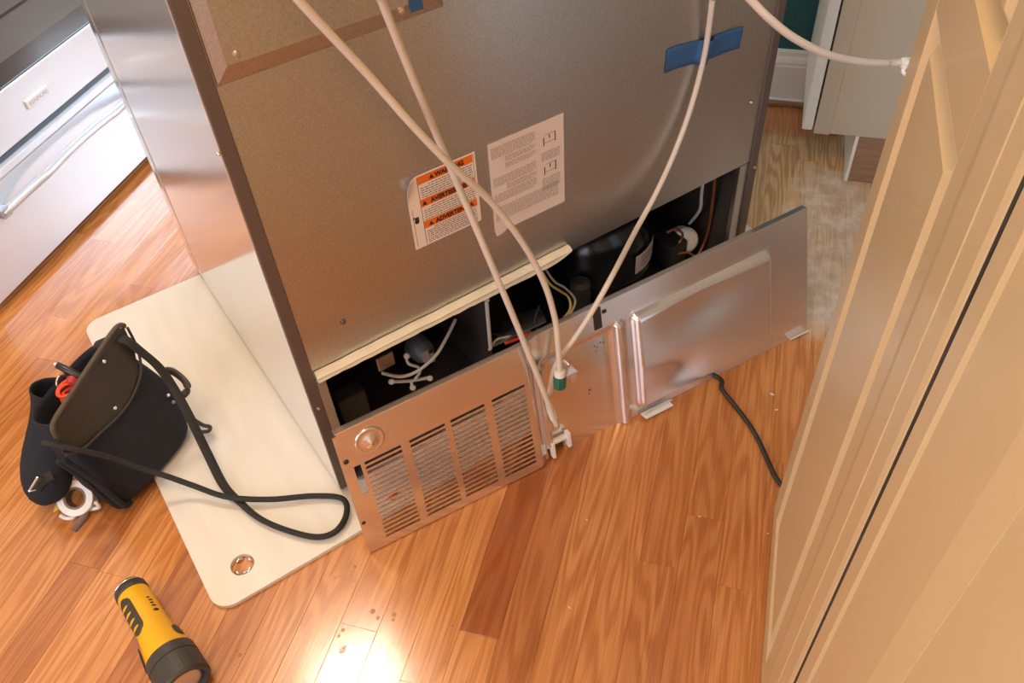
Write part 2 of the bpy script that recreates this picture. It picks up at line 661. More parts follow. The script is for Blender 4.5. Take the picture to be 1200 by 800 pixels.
struct(MB(RM).box(-3.5, 3.7, -1.56, 1.66, 2.45, 2.55).build('ceiling', 'ceil_paint'), 'white painted ceiling of the kitchen', 'ceiling')


# ------------------------------------------------------------------ cream panelled doors
def panel(mb, a0, a1, z0, z1, face, deep, bev, field):
    """raised panel: outer rim at depth 'deep', bevel of width 'bev' up to 'field'"""
    o = [(a0, face - deep, z0), (a1, face - deep, z0), (a1, face - deep, z1), (a0, face - deep, z1)]
    c = [(a0 + bev, face - field, z0 + bev), (a1 - bev, face - field, z0 + bev),
         (a1 - bev, face - field, z1 - bev), (a0 + bev, face - field, z1 - bev)]
    bk = [(a0, face - 0.028, z0), (a1, face - 0.028, z0), (a1, face - 0.028, z1), (a0, face - 0.028, z1)]
    mb.loft([bk, o, c])
    return mb


def sticking(mb, a0, a1, z0, z1, face, w, deep):
    """sloped moulding that frames the panel"""
    o = [(a0, z0), (a1, z0), (a1, z1), (a0, z1)]
    c = [(a0 + w, z0 + w), (a1 - w, z0 + w), (a1 - w, z1 - w), (a0 + w, z1 - w)]
    for k in range(4):
        k2 = (k + 1) % 4
        p, q, r, s = o[k], o[k2], c[k2], c[k]
        mb.prism([(p[0], face, p[1]), (q[0], face, q[1]), (r[0], face - deep, r[1]), (s[0], face - deep, s[1])], Vector((0, 0, 0)) + Vector((0, -0.012, 0)))
    return mb


class RMB(MB):
    def prism(self, pts, off):
        return MB.prism(self, pts, off)


F1 = -0.690
d1 = thing('door_1', RM(-0.03, F1 - 0.015, 0.008), 'cream panelled door leaf standing beside the bare alcove floor', 'door', kind='structure')
DZ0, DZT = 0.010, 2.02
DA0, DA1 = -0.196, 0.138
MB(RM).box(0.085, DA1, F1 - 0.034, F1, DZ0, DZT).build('stile', 'cream', d1, bevel=0.003)
MB(RM).box(DA0, -0.140, F1 - 0.034, F1, DZ0, DZT).build('stile', 'cream', d1, bevel=0.002)
for z0, z1 in ((DZ0, 0.052), (0.842, 0.905), (1.93, DZT)):
    MB(RM).box(-0.140, 0.085, F1 - 0.034, F1 - 0.0002, z0, z1).build('rail', 'cream', d1)
for z0, z1 in ((0.052, 0.842), (0.905, 1.93)):
    sticking(MB(RM), -0.140, 0.085, z0, z1, F1, 0.008, 0.016).build('moulding', 'cream', d1)
    panel(MB(RM), -0.134, 0.079, z0 + 0.006, z1 - 0.006, F1, 0.017, 0.021, 0.001).build('raised_panel', 'cream', d1, bevel=0.0015)

t1 = MB(RM)
pr = [(-0.2945, -0.76), (-0.2945, -0.682), (-0.2930, -0.679), (-0.288, -0.6775), (-0.262, -0.6772), (-0.2605, -0.6765), (-0.225, -0.6768),
      (-0.210, -0.679), (-0.1985, -0.6865), (-0.1975, -0.74)]
t1.loft([[(a, n, 0.0) for a, n in pr], [(a, n, 2.08) for a, n in pr]])
struct(t1.build('trim_1', 'cream'), 'cream moulded casing strip between the two cream doors', 'door trim')

struct(MB(RM).box(-0.2995, -0.2946, -0.74, -0.6797, 0.01, 2.05).build('shade_strip', 'compartment'), 'thin dark strip standing in for the shadow in the joint beside the cream casing strip', 'shadow strip')  # dark strip added to stand for the shadow in the open joint

F2 = -0.678
d2 = thing('door_2', RM(-0.6, F2 - 0.015, 0.008), 'cream door closest to the camera, cropped by the picture edge', 'door', kind='structure')
s2 = MB(RM)
pr = [(-0.412, -0.712), (-0.412, F2 - 0.002), (-0.332, F2 - 0.002), (-0.328, F2), (-0.306, F2), (-0.3020, F2 - 0.004), (-0.3020, -0.712)]
s2.loft([[(a, n, DZ0) for a, n in pr], [(a, n, DZT) for a, n in pr]])
s2.build('stile', 'cream', d2)
MB(RM).box(-1.05, -0.94, -0.712, F2 - 0.002, DZ0, DZT).build('stile', 'cream', d2)
for z0, z1 in ((DZ0, 0.10), (1.90, DZT)):
    MB(RM).box(-0.94, -0.412, -0.712, F2 - 0.002, z0, z1).build('rail', 'cream', d2)
sticking(MB(RM), -0.94, -0.412, 0.10, 1.90, F2 - 0.002, 0.026, 0.003).build('moulding', 'cream', d2)
MB(RM).box(-0.93, -0.42, -0.708, F2 - 0.0055, 0.11, 1.89).build('flat_panel', 'cream', d2)

# ================================================================== base cabinet beyond the alcove
cb = thing('base_cabinet', RM(1.23, -1.0, 0.0), 'grey-beige kitchen base cabinet standing off the floor on a recessed plinth', 'cabinet')
MB(RM).box(1.067, 1.395, -1.44, -0.732, 0.118, 0.90).build('body', 'cab_side', cb, bevel=0.001)
MB(RM).box(1.0655, 1.395, -0.732, -0.698, 0.116, 0.90).build('face_frame', 'cab_side', cb, bevel=0.001)
MB(RM).box(1.067, 1.390, -0.6945, -0.672, 0.122, 0.76).build('door', 'cab_white', cb, bevel=0.003)
pl = MB(RM).box(1.070, 1.395, -1.44, -0.795, 0.0, 0.118).build('plinth', 'bare_wood', cb)
MB(RM).box(1.0685, 1.395, -0.795, -0.788, 0.0, 0.1175).build('toe_board', 'cab_white', cb)
MB(RM).box(1.06, 1.395, -1.44, -0.665, 0.90, 0.94).build('worktop', 'bare_wood', cb)

# ================================================================== oven
ON = 0.892
ov = thing('oven', RM(0.617, ON + 0.3, 0.0), 'stainless steel freestanding oven with dark glass door and bottom drawer', 'oven')
OA0, OA1 = 0.237, 0.997
MB(RM).box(OA0, OA1, ON + 0.045, ON + 0.63, 0.022, 0.91).build('body', 'oven_dark', ov)
for a in (0.30, 0.93):
    for n in (0.99, 1.45):
        MB().lathe(RM(a, n, 0.0), (0, 0, 1), [(0, 0.016), (0.008, 0.016), (0.008, 0.008), (0.025, 0.008)], 12).build('foot', 'oven_dark', ov)
# drawer front with a lip and a bowed handle
dr = MB(RM)
pr = [(ON + 0.045, 0.022), (ON, 0.022), (ON, 0.228), (ON - 0.004, 0.234), (ON - 0.004, 0.247), (ON + 0.004, 0.252), (ON + 0.045, 0.252)]
dr.loft([[(OA0, n, z) for n, z in pr], [(OA1, n, z) for n, z in pr]])
drw = dr.build('drawer', 'oven_steel', ov, bevel=0.001)
hp = []
for k in range(25):
    t = k / 24
    a = OA0 + 0.13 + t * (OA1 - OA0 - 0.26)
    bow = math.sin(math.pi * t)
    hp.append(RM(a, ON - 0.012 - 0.022 * min(1, 4 * min(t, 1 - t)), 0.178 + 0.022 * bow))
MB().tube(hp, 0.011, 12, r2=0.008).build('handle', 'oven_steel', drw, smooth=True)
for a in (OA0 + 0.135, OA1 - 0.135):
    MB(RM).box(a - 0.012, a + 0.012, ON - 0.02, ON + 0.002, 0.168, 0.190).build('handle_mount', 'oven_trim', drw, bevel=0.003)
# door
MB(RM).box(OA0, OA1, ON + 0.020, ON + 0.045, 0.252, 0.80).build('door_shadow_gap', 'oven_dark', ov)
dpan = MB(RM).box(OA0, OA1, ON - 0.004, ON + 0.022, 0.268, 0.372).build('door_panel', 'oven_steel', ov, bevel=0.002)
dg_ = MB(RM).box(OA0, OA1, ON - 0.002, ON + 0.021, 0.374, 0.78).build('door_glass', 'oven_glass', ov, bevel=0.002)
MB(RM).box(OA0 + 0.07, OA1 - 0.07, ON - 0.0026, ON - 0.0015, 0.415, 0.72).build('window', 'oven_glass_inner', dg_)
MB(RM).box(OA0 + 0.07, OA1 - 0.07, ON - 0.0032, ON - 0.0022, 0.483, 0.489).build('window_line', 'oven_dark', dg_)
MB(RM).box(OA0, OA1, ON + 0.0, ON + 0.05, 0.80, 0.91).build('control_panel', 'oven_steel', ov, bevel=0.002)
MB(RM).box(OA0, OA1, ON + 0.02, ON + 0.63, 0.91, 0.925).build('cooktop', 'oven_glass', ov, bevel=0.002)
bd = MB(RM).box(0.551, 0.619, ON - 0.0085, ON - 0.0035, 0.309, 0.327).build('badge', 'white_paint', ov, bevel=0.0008)
text_mesh('badge_lettering', 'KENMORE', 0.0125, RM(0.5565, ON - 0.0087, 0.3140), DV, (0, 0, 1), 'oven_trim', bd, xs=1.02)

# ================================================================== white board under the refrigerator
BX0, BX1, BY0, BY1, BT = -0.249, 1.030, -0.083, 0.694, 0.0085


def rrect(x0, x1, y0, y1, r, n=8):
    out = []
    for cx, cy, a in ((x1 - r, y1 - r, 0), (x0 + r, y1 - r, 90), (x0 + r, y0 + r, 180), (x1 - r, y0 + r, 270)):
        for k in range(n + 1):
            t = math.radians(a + 90 * k / n)
            out.append((cx + r * math.cos(t), cy + r * math.sin(t)))
    return out


def plate_with_hole(outer, hole, z0, z1):
    """flat slab with a hole, bridged through a triangulated fill"""
    bm = bmesh.new()

    def loop(pts, z):
        vs_ = [bm.verts.new((x, y, z)) for x, y in pts]
        return vs_, [bm.edges.new((vs_[k], vs_[(k + 1) % len(vs_)])) for k in range(len(vs_))]
    ov_, oe = loop(outer, z1)
    hv, he = loop(hole, z1)
    bmesh.ops.triangle_fill(bm, use_beauty=True, edges=oe + he)
    ret = bmesh.ops.extrude_face_region(bm, geom=list(bm.faces))
    for v in [g for g in ret['geom'] if isinstance(g, bmesh.types.BMVert)]:
        v.co.z = z0
    bmesh.ops.recalc_face_normals(bm, faces=bm.faces)
    mb = MB()
    bm.verts.index_update()
    mb.v = [v.co.copy() for v in bm.verts]
    mb.f = [[v.index for v in f.verts] for f in bm.faces]
    bm.free()
    return mb


hc = onz(284, 661, BT)
hole = [(hc.x + 0.0185 * math.cos(2 * math.pi * k / 28), hc.y + 0.0185 * math.sin(2 * math.pi * k / 28)) for k in range(28)]
board = plate_with_hole(rrect(BX0, BX1, BY0, BY1, 0.032), hole, 0.0004, BT).build('plastic_board', 'poly_board', bevel=0.0012)
tag(board, 'large off-white plastic board with a round hole, lying under the refrigerator', 'board')
# bright metal clips in the round hole
for k, (ang, ln) in enumerate(((20, .007), (95, .009), (205, .008), (262, .006), (300, .009))):
    a = math.radians(ang)
    p = Vector((hc.x + 0.0135 * math.cos(a), hc.y + 0.0135 * math.sin(a), 0.0025))
    tdir = Vector((-math.sin(a), math.cos(a), 0.1 * (k % 3)))
    q = MB().tube(smooth_path([p - tdir * ln * .5, p + Vector((0, 0, 0.003)), p + tdir * ln * .5], 4), 0.0022, 8)
    o = q.build('metal_screw', 'chrome', smooth=True)
    tag(o, 'tiny shiny screw lying in the round hole of the white board', 'screw', 'screws in the board hole')

# ================================================================== refrigerator
FW, FD, FZ0, FH = 0.905, 0.724, 0.020, 1.76
fr = thing('refrigerator', (0.45, 0.36, BT), 'silver refrigerator pulled out from the wall, seen from its open back', 'refrigerator')
# left side: one smooth silver sheet; a thin seam shows where the door begins
MB().box(0.0, 0.018, 0.0, 0.648, FZ0, FH).build('side_panel', 'case_silver', fr, bevel=0.003)
MB().box(FW - 0.018, FW, 0.0, 0.648, FZ0, FH).build('side_panel', 'case_silver', fr, bevel=0.003)
MB().box(0.018, FW - 0.018, 0.03, 0.648, FH - 0.03, FH).build('top_panel', 'case_silver', fr)
MB().box(0.004, FW - 0.004, 0.648, 0.662, FZ0 + 0.02, FH - 0.01).build('door_gasket', 'black_plastic', fr)
for x0, x1 in ((0.0, 0.40), (0.405, FW)):
    MB().box(x0, x1, 0.662, FD, FZ0 + 0.002, FH).build('door', 'case_silver', fr, bevel=0.006)
# rear edge strips of the case
ls = MB().box(0.0006, 0.0185, -0.003, 0.012, FZ0, FH).build('edge_strip', 'case_edge', fr, bevel=0.0015)
rs = MB().box(FW - 0.0185, FW - 0.0006, -0.003, 0.012, FZ0, FH).build('edge_strip', 'case_edge', fr, bevel=0.0015)
# big galvanized back sheet, its lower edge folded in
bp_ = MB()
pr = [(0.010, 0.2795), (0.003, 0.2795), (0.001, 0.282), (0.001, FH - 0.02), (0.010, FH - 0.02)]
bp_.loft([[(0.0185, y, z) for y, z in pr], [(FW - 0.0185, y, z) for y, z in pr]])
back = bp_.build('back_panel', 'galv', fr)
# raised duct cover near the top of the picture, bent from sheet
CVX0, CVX1, CVZ = 0.0185, 0.300, 0.742
cv = MB()
o = [(CVX0, 0.0005, CVZ), (CVX1, 0.0005, CVZ + 0.003), (CVX1, 0.0005, 1.55), (CVX0, 0.0005, 1.55)]
c = [(CVX0 + 0.016, -0.008, CVZ + 0.024), (CVX1 - 0.02, -0.008, CVZ + 0.024), (CVX1 - 0.02, -0.008, 1.53), (CVX0 + 0.016, -0.008, 1.53)]
cv.loft([o, c])
cvo = cv.build('duct_cover', 'galv', fr, bevel=0.003)


def screw(p, nrm, r, parent, material='screw_metal'):
    n = Vector(nrm)
    MB().lathe(Vector(p) - n * 0.001, n, [(0, r * 1.25), (0.0012, r * 1.25), (0.0014, r), (0.0035, r * 0.92), (0.0042, r * 0.55)], 12).build('screw', material, parent, smooth=False)


for u, v in ((277, 63), (471, 13)):
    screw(ony(u, v, -0.008), (0, -1, 0), 0.0038, cvo)
for u, v in ((402, 377),):
    screw(ony(u, v, 0.0), (0, -1, 0), 0.0036, back, 'case_edge')
for u, v, p_ in ((373, 478, ls), (256, 180, ls), (884, 196, rs), (880, 120, rs)):
    q = ony(u, v, -0.003)
    screw(q, (0, -1, 0), 0.0022, p_, 'chrome')
tb = MB()
q = ony(489, 6, -0.0082)
tb.box(q.x - 0.010, q.x + 0.007, -0.0092, -0.0081, q.z - 0.006, q.z + 0.03)
bt2 = tb.build('tape_scrap', 'blue_tape')
tag(bt2, 'small scrap of blue tape on the raised duct cover, cropped by the top edge', 'tape')

# machine compartment
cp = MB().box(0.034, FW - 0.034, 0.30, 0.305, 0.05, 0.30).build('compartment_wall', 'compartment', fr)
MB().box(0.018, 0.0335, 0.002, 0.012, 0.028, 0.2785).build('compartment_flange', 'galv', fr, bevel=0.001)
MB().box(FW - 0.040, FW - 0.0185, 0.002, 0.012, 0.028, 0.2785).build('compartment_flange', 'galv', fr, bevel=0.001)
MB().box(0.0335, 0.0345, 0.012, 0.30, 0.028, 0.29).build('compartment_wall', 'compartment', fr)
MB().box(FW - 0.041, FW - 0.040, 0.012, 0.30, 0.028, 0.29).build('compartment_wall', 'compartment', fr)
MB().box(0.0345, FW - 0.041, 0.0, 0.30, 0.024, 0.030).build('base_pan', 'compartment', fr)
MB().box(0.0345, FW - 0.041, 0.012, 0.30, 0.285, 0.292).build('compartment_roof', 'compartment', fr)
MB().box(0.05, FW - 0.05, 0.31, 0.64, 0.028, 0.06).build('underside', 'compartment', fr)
for x in (0.08, FW - 0.08):
    for y in (0.14, 0.60):
        MB().lathe((x - 0.012, y, BT + 0.0185), (1, 0, 0), [(0, 0.018), (0.024, 0.018)], 18).build('roller', 'black_plastic', fr)

# cream foam strip along the sheet's lower edge
fs = MB()
rings = []
nst = 46
for k in range(nst + 1):
    t = k / nst
    x = 0.0205 + t * (0.474 - 0.0205)
    zb = 0.2800 + 0.0022 * mnoise.noise(Vector((x * 60, 0, 0)))
    zt = 0.2965 + 0.0018 * mnoise.noise(Vector((x * 25, 3, 0))) + 0.004 * t
    if t > 0.93:
        zb += 0.010 * (t - 0.93) / 0.07
    rings.append([(x, -0.0003, zb), (x, -0.010, zb + 0.001), (x, -0.0125, zb + 0.004), (x, -0.0115, (zb + zt) / 2), (x, -0.0125, zt - 0.005),
                  (x, -0.007, zt), (x, -0.0003, zt)])
fs.loft(rings)
fs.build('foam_strip', 'foam_white', fr, smooth=False)

# compressor
cmx, cmy = 0.655, 0.150
co = MB().lathe((cmx, cmy, 0.032), (0, 0, 1), [(0, 0.10), (0.05, 0.108), (0.06, 0.113), (0.066, 0.113), (0.075, 0.108), (0.115, 0.102), (0.150, 0.085),
                                             (0.172, 0.055), (0.180, 0.02)], 40).build('compressor', 'compressor_black', fr, smooth=True)
lb = MB()
for_r = 0.1092
lb.grid(lambda a, b_: (cmx + for_r * math.cos(math.radians(-86 + 40 * a)), cmy + for_r * math.sin(math.radians(-86 + 40 * a)), 0.099 + 0.047 * b_), 8, 1)
lb.build('compressor_label', 'paper', co, solid=0.0006)
for k in range(3):
    MB().grid(lambda a, b_: (cmx + (for_r + .0006) * math.cos(math.radians(-78 + 24 * a)), cmy + (for_r + .0006) * math.sin(math.radians(-78 + 24 * a)),
                             0.114 + 0.010 * k + 0.003 * b_), 6, 1).build('compressor_print', 'grey_ink', co)
# relay, fan and plumbing seen past the cover
MB().box(0.755, 0.80, 0.045, 0.10, 0.06, 0.115).build('relay_box', 'black_plastic', fr, bevel=0.004)
rl = MB().lathe((0.818, 0.085, 0.085), (-0.25, -0.8, 0.45), [(0, 0.026), (0.03, 0.026), (0.036, 0.020), (0.040, 0.008)], 20).build('start_capacitor', 'white_plastic', fr, smooth=False, bevel=0.002)


def px_tube(name, pts, r, material, parent=None, n=8, seg=8):
    return MB().tube(smooth_path([ony(*p) for p in pts], n), r, seg).build(name, material, parent, smooth=True)


px_tube('copper_pipe', [(838, 195, .03), (836, 225, .035), (830, 270, .05), (818, 298, .05), (806, 306, .05), (798, 318, .05)], 0.0032, 'copper', fr)
px_tube('grey_pipe', [(824, 208, .04), (822, 228, .05), (820, 246, .055), (808, 262, .08)], 0.0032, 'wire_white', fr)
px_tube('copper_pipe', [(782, 272, .03), (792, 268, .04), (800, 276, .05), (790, 296, .05), (806, 296, .04), (820, 304, .03)], 0.0026, 'copper', fr)
px_tube('wire', [(448, 437, .045), (470, 441, .045), (490, 434, .04), (510, 417, .04), (522, 398, .05), (534, 374, .07)], 0.0030, 'wire_white', fr)
px_tube('wire', [(476, 418, .06), (479, 426, .055), (490, 430, .05), (492, 436, .05), (486, 444, .05)], 0.0026, 'wire_white', fr)
px_tube('clip_bar', [(459, 447, .05), (480, 446, .05), (504, 442, .05)], 0.0030, 'wire_white', fr)
px_tube('wire', [(482, 446, .05), (483, 455, .05)], 0.0028, 'wire_white', fr)
for u, v in ((458, 447), (503, 443), (476, 417), (483, 454)):
    p = ony(u, v, .048)
    MB().lathe(p, (0.1, -0.8, 0.6), [(0, 0.0048), (0.005, 0.0048), (0.006, 0.003)], 12).build('terminal', 'wire_white', fr)
p = ony(455, 423, .06)
MB().box(p.x - 0.020, p.x + 0.012, p.y, p.y + 0.02, p.z - 0.016, p.z + 0.016).build('valve_block', 'screw_metal', fr, bevel=0.003)
p = ony(507, 418, .05)
MB().box(p.x - 0.004, p.x + 0.005, p.y, p.y + 0.01, p.z - 0.014, p.z + 0.010).build('valve_tab', 'screw_metal', fr, bevel=0.002)
p = ony(487, 404, .10)
MB().lathe(p, (0, -1, 0.2), [(0, 0.022), (0.03, 0.020), (0.045, 0.012)], 18).build('fan_motor', 'oven_trim', fr)
p = ony(410, 470, .06)
MB().box(p.x - 0.02, p.x + 0.03, p.y, p.y + 0.03, 0.03, p.z + 0.008).build('drain_bracket', 'compartment', fr, bevel=0.003)
# bracket, divider and wiring in the middle
p0, p1 = ony(570, 352, .02), ony(575, 408, .02)
MB().tube([p0 + Vector((0.004, 0, 0)), p0, p1], 0.0035, 8).build('divider_edge', 'wire_white', fr)
MB().box(p0.x, p0.x + 0.002, 0.022, 0.26, 0.032, p0.z).build('divider', 'compartment', fr)
g0 = ony(600, 395, .04)
gp_ = MB().prism([ony(578, 405, .02), ony(640, 376, .02), ony(632, 355, .14), ony(590, 378, .14)], (0, 0, -0.003))
gp_.build('drain_pan', 'oven_trim', fr)
px_tube('wire', [(573, 410, .02), (582, 398, .03), (598, 394, .03), (622, 388, .03)], 0.0024, 'wire_white', fr)
px_tube('wire', [(577, 390, .05), (596, 396, .03), (618, 394, .02), (640, 384, .02)], 0.0022, 'wire_black', fr)
px_tube('wire', [(592, 402, .015), (606, 397, .015), (620, 391, .015)], 0.0030, 'orange_red', fr)
px_tube('wire', [(634, 316, .04), (644, 332, .04), (655, 340, .04), (666, 348, .04), (668, 362, .03), (656, 378, .01)], 0.0022, 'wire_yellow', fr)
px_tube('wire', [(638, 314, .045), (650, 330, .045), (663, 338, .045), (674, 352, .04), (668, 368, .02), (660, 378, .01)], 0.0022, 'wire_white', fr)
px_tube('wire', [(632, 358, .05), (627, 372, .04), (628, 382, .03), (634, 388, .02)], 0.0026, 'wire_black', fr)
p = ony(652, 348, .09)
MB().box(p.x - 0.03, p.x + 0.03, p.y, p.y + 0.05, 0.04, p.z + 0.01).build('junction_box', 'compressor_black', fr, bevel=0.004)
p = ony(680, 335, .07)
MB().lathe((p.x, p.y, 0.05), (0, 0, 1), [(0, 0.02), (0.07, 0.02), (0.078, 0.012)], 16).build('filter_drier', 'compartment', fr)

# ------------------------------------------------------------------ stickers on the back panel


def print_lines(name, rects, y, material, parent):
    mb = MB()
    for x0, x1, z0, z1 in rects:
        i = mb.add([(x0, y, z0), (x1, y, z0), (x1, y, z1), (x0, y, z1)])
        mb.f.append([i, i + 1, i + 2, i + 3])
    return mb.build(name, material, parent)


def words_line(x0, x1, z, h, rnd, lead=0.0):
    out = []
    x = x0 + lead
    while x < x1:
        w = rnd.uniform(0.002, 0.007)
        out.append((x, min(x + w, x1), z, z + h))
        x += w + 0.0012
    return out


rnd = random.Random(3)
wl = thing('warning_label', (0.268, 0.0, 0.425), 'sticker with three orange warning bars on the back panel', 'label')
lx0, lx1, lz0, lz1 = 0.2095, 0.3190, 0.4250, 0.5410
mb = MB()
# sheet with a turned-up left corner
mb.grid(lambda a, b_: (lx0 + (lx1 - lx0) * a, 0.0002 - 0.0008 - 0.010 * max(0, (0.16 - a) / 0.16) ** 2 * max(0, (b_ - 0.6) / 0.4) ** 2,
                       lz0 + (lz1 - lz0) * b_ - 0.006 * max(0, (0.16 - a) / 0.16) * max(0, (b_ - 0.6) / 0.4)), 16, 12)
sh = mb.build('sheet', 'paper_warm', wl, solid=0.0005)
YL = -0.0010
tx0 = 0.2285
for r_ in ((tx0 - 0.001, tx0 - 0.0002, lz0 + 0.002, 0.538), (lx0 + 0.004, lx0 + 0.0046, lz0 + 0.003, 0.492), (lx1 - 0.0035, lx1 - 0.003, lz0 + 0.05, 0.5385)):
    print_lines('column_rule', [r_], YL, 'black_ink', wl)
for zt, word in ((0.5385, 'WARNING'), (0.5020, 'AVERTISSEMENT'), (0.4660, 'ADVERTENCIA')):
    bar = print_lines('orange_bar', [(tx0, lx1 - 0.0045, zt - 0.0125, zt)], YL, 'orange_ink', wl)
    cxm = (tx0 + lx1) / 2
    tri = MB()
    hw = 0.0026 * len(word) + 0.006
    i = tri.add([(cxm - hw - 0.0040, YL - 0.0003, zt - 0.0100), (cxm - hw + 0.0040, YL - 0.0003, zt - 0.0100), (cxm - hw, YL - 0.0003, zt - 0.0030)])
    tri.f.append([i, i + 1, i + 2])
    tri.build('warning_triangle', 'black_ink', bar)
    text_mesh('lettering', word, 0.0098, (cxm + 0.004, YL - 0.0003, zt - 0.0098), (1, 0, 0), (0, 0, 1), 'black_ink', bar, depth=0.0001, bold=0.00045, xs=0.95, align='CENTER')
    rows_ = []
    for k in range(6 if zt > 0.47 else 8):
        z = zt - 0.0165 - 0.0036 * k
        if zt < 0.47:
            z = zt - 0.0158 - 0.0031 * k
        rows_ += words_line(tx0 + 0.003, lx1 - 0.006, z, 0.0011, rnd, 0.012 if k == 0 else 0)
    print_lines('small_print', rows_, YL, 'black_ink', wl)
fl = MB()
fx_, fz_ = 0.2185, 0.472
for k, (dx, dz, r) in enumerate(((0, -0.001, 0.0036), (0.0012, 0.003, 0.0026), (-0.0012, 0.0038, 0.002), (-0.004, 0.0062, 0.0012), (-0.0052, 0.004, 0.001))):
    n0 = fl.add([(fx_ + dx + r * math.cos(t * math.pi / 5), YL - 0.0001 - 0.00002 * k, fz_ + dz + r * 1.2 * math.sin(t * math.pi / 5)) for t in range(10)])
    fl.f.append([n0 + t for t in range(10)])
fl.build('flame_symbol', 'black_ink', wl)

il = thing('instruction_label', (0.404, 0.0, 0.388), 'plain pale sticker of small grey print with two diagrams on the back panel', 'label')
ax0, ax1, az0, az1 = 0.3405, 0.4690, 0.3880, 0.5415
mb = MB()
mb.prism([(ax0, 0.0004, az0 + 0.004), (ax0 + 0.003, 0.0004, az0 - 0.006), (ax0 + 0.016, 0.0004, az0 - 0.004), (ax0 + 0.021, 0.0004, az0), (ax1, 0.0004, az0), (ax1, 0.0004, az1), (ax0, 0.0004, az1)], (0, -0.0007, 0))
mb.build('sheet', 'paper', il)
YI = -0.0006
rows_ = []
z = az1 - 0.010
blocks = [(6, 0), (3, 1), (3, 2), (0, 0), (5, 0), (3, 1), (5, 0)]
for nl, ind in blocks:
    if nl == 0:
        z -= 0.006
    for k in range(nl):
        rows_ += words_line(ax0 + 0.004 + (0.022 if ind else 0), ax0 + 0.078 - (0.006 if k == nl - 1 else 0), z, 0.0012, rnd)
        z -= 0.0031
    z -= 0.0016
for k in range(8):
    rows_ += words_line(ax0 + 0.004, ax1 - 0.012, z - 0.006, 0.0012, rnd)
    z -= 0.0031
for k in range(5):
    rows_ += words_line(ax0 + 0.088, ax1 - 0.008, az1 - 0.052 - 0.0031 * k, 0.0012, rnd)
for k in range(7):
    rows_ += words_line(ax0 + 0.088, ax1 - 0.008, az1 - 0.096 - 0.0031 * k, 0.0012, rnd)
print_lines('small_print', rows_, YI, 'grey_ink', il)
for zc in (az1 - 0.029, az1 - 0.078):
    q = []
    bx = ax0 + 0.092
    q += [(bx, bx + 0.003, zc - 0.011, zc + 0.003), (bx + 0.020, bx + 0.023, zc - 0.009, zc + 0.007), (bx + 0.010, bx + 0.013, zc - 0.001, zc + 0.005),
          (bx + 0.003, bx + 0.020, zc - 0.0068, zc - 0.0063), (bx + 0.003, bx + 0.020, zc + 0.0062, zc + 0.0067)]
    q = [(a, a + (b_ - a) * (0.55 if b_ - a < 0.005 else 1), c, d_) for a, b_, c, d_ in q]
    tag(print_lines('diagram', q, YI, 'black_ink', il), kind='stuff')

# ------------------------------------------------------------------ water tubes
TR = 0.0047


def water_tube(name, pts, label, extra=(), pre=(), r=TR, material='tube_plastic'):
    path = [Vector(p) for p in pre] + [at(*p) for p in pts] + [Vector(p) for p in extra]
    o_ = MB().tube(smooth_path(path, 10), r, 12).build(name, material, None, smooth=True)
    return tag(o_, label, 'tube', 'water tubes')


t_a = water_tube('water_tube', [(345, -14, .880), (350, 0, .885), (430, 86, .945), (480, 143, .985), (525, 190, 1.030), (575, 236, 1.100), (612, 284, 1.165),
                               (637, 330, 1.220), (650, 372, 1.265), (654, 405, 1.292), (656, 436, 1.321)],
                 'translucent tube arching over the warning sticker down into the green fitting', pre=[(-0.0 + 0.03, -0.05, 1.20), (0.055, -0.10, 0.98)])
t_b = water_tube('water_tube', [(440, -18, .885), (447, 0, .897), (484, 92, .970), (522, 182, 1.060), (560, 272, 1.135), (597, 360, 1.218), (630, 440, 1.312), (653, 500, 1.398)],
                 'straight translucent tube crossing the sheet steel down to the white bottom clip', pre=[(0.16, -0.03, 1.25), (0.165, -0.09, 1.0)])
tpx = ony(826, 62, -0.0054)
t_c = water_tube('water_tube', [(838, -14, 1.325), (835, 0, 1.335), (826, 62, 1.379), (810, 125, 1.405), (790, 180, 1.420), (768, 228, 1.420), (745, 270, 1.390), (718, 322, 1.300),
                               (692, 368, 1.295), (672, 398, 1.308), (660, 414, 1.322), (649, 434, 1.341), (644, 462, 1.364)],
                 'tube held to the back panel by the blue tape strip', pre=[(0.735, -0.006, 1.05), (0.738, -0.006, 0.80)], r=0.0044)
t_d = water_tube('water_tube', [(868, -14, 1.04), (880, 0, 1.045), (903, 23, 1.055), (930, 44, 1.075), (965, 62, 1.11), (1000, 71, 1.155), (1035, 74, 1.205), (1066, 73, 1.25)],
                 'curved tube running from the refrigerator across to behind the cream door', extra=[RM(0.52, -0.95, 0.60), RM(0.62, -1.44, 0.55)],
                 pre=[at(760, -190, 0.98), at(812, -98, 1.00), at(846, -45, 1.025)])
pf = at(1061, 76, 1.236)
ft = thing('tube_fitting', at(1061, 80, 1.235), 'small white nut and clip on the tube just beside the cream door', 'fitting')
axd = (at(1066, 73, 1.25) - at(1035, 74, 1.205)).normalized()
MB().lathe(at(1058, 73.6, 1.238) , axd, [(0, 0.0062), (0.002, 0.0072), (0.012, 0.0072), (0.014, 0.0058)], 8).build('nut', 'white_plastic', ft)
MB().tube(smooth_path([at(1062, 77, 1.236), at(1058, 83, 1.236), at(1062, 87, 1.236), at(1066, 82, 1.24)], 5), 0.0028, 8).build('clip', 'white_plastic', ft, smooth=True)

# blue tape strip over the third tube
bt = MB()
q0, q1, q2, q3 = ony(779, 86, 0), ony(866, 57, 0), ony(871, 31, 0), ony(782, 58, 0)


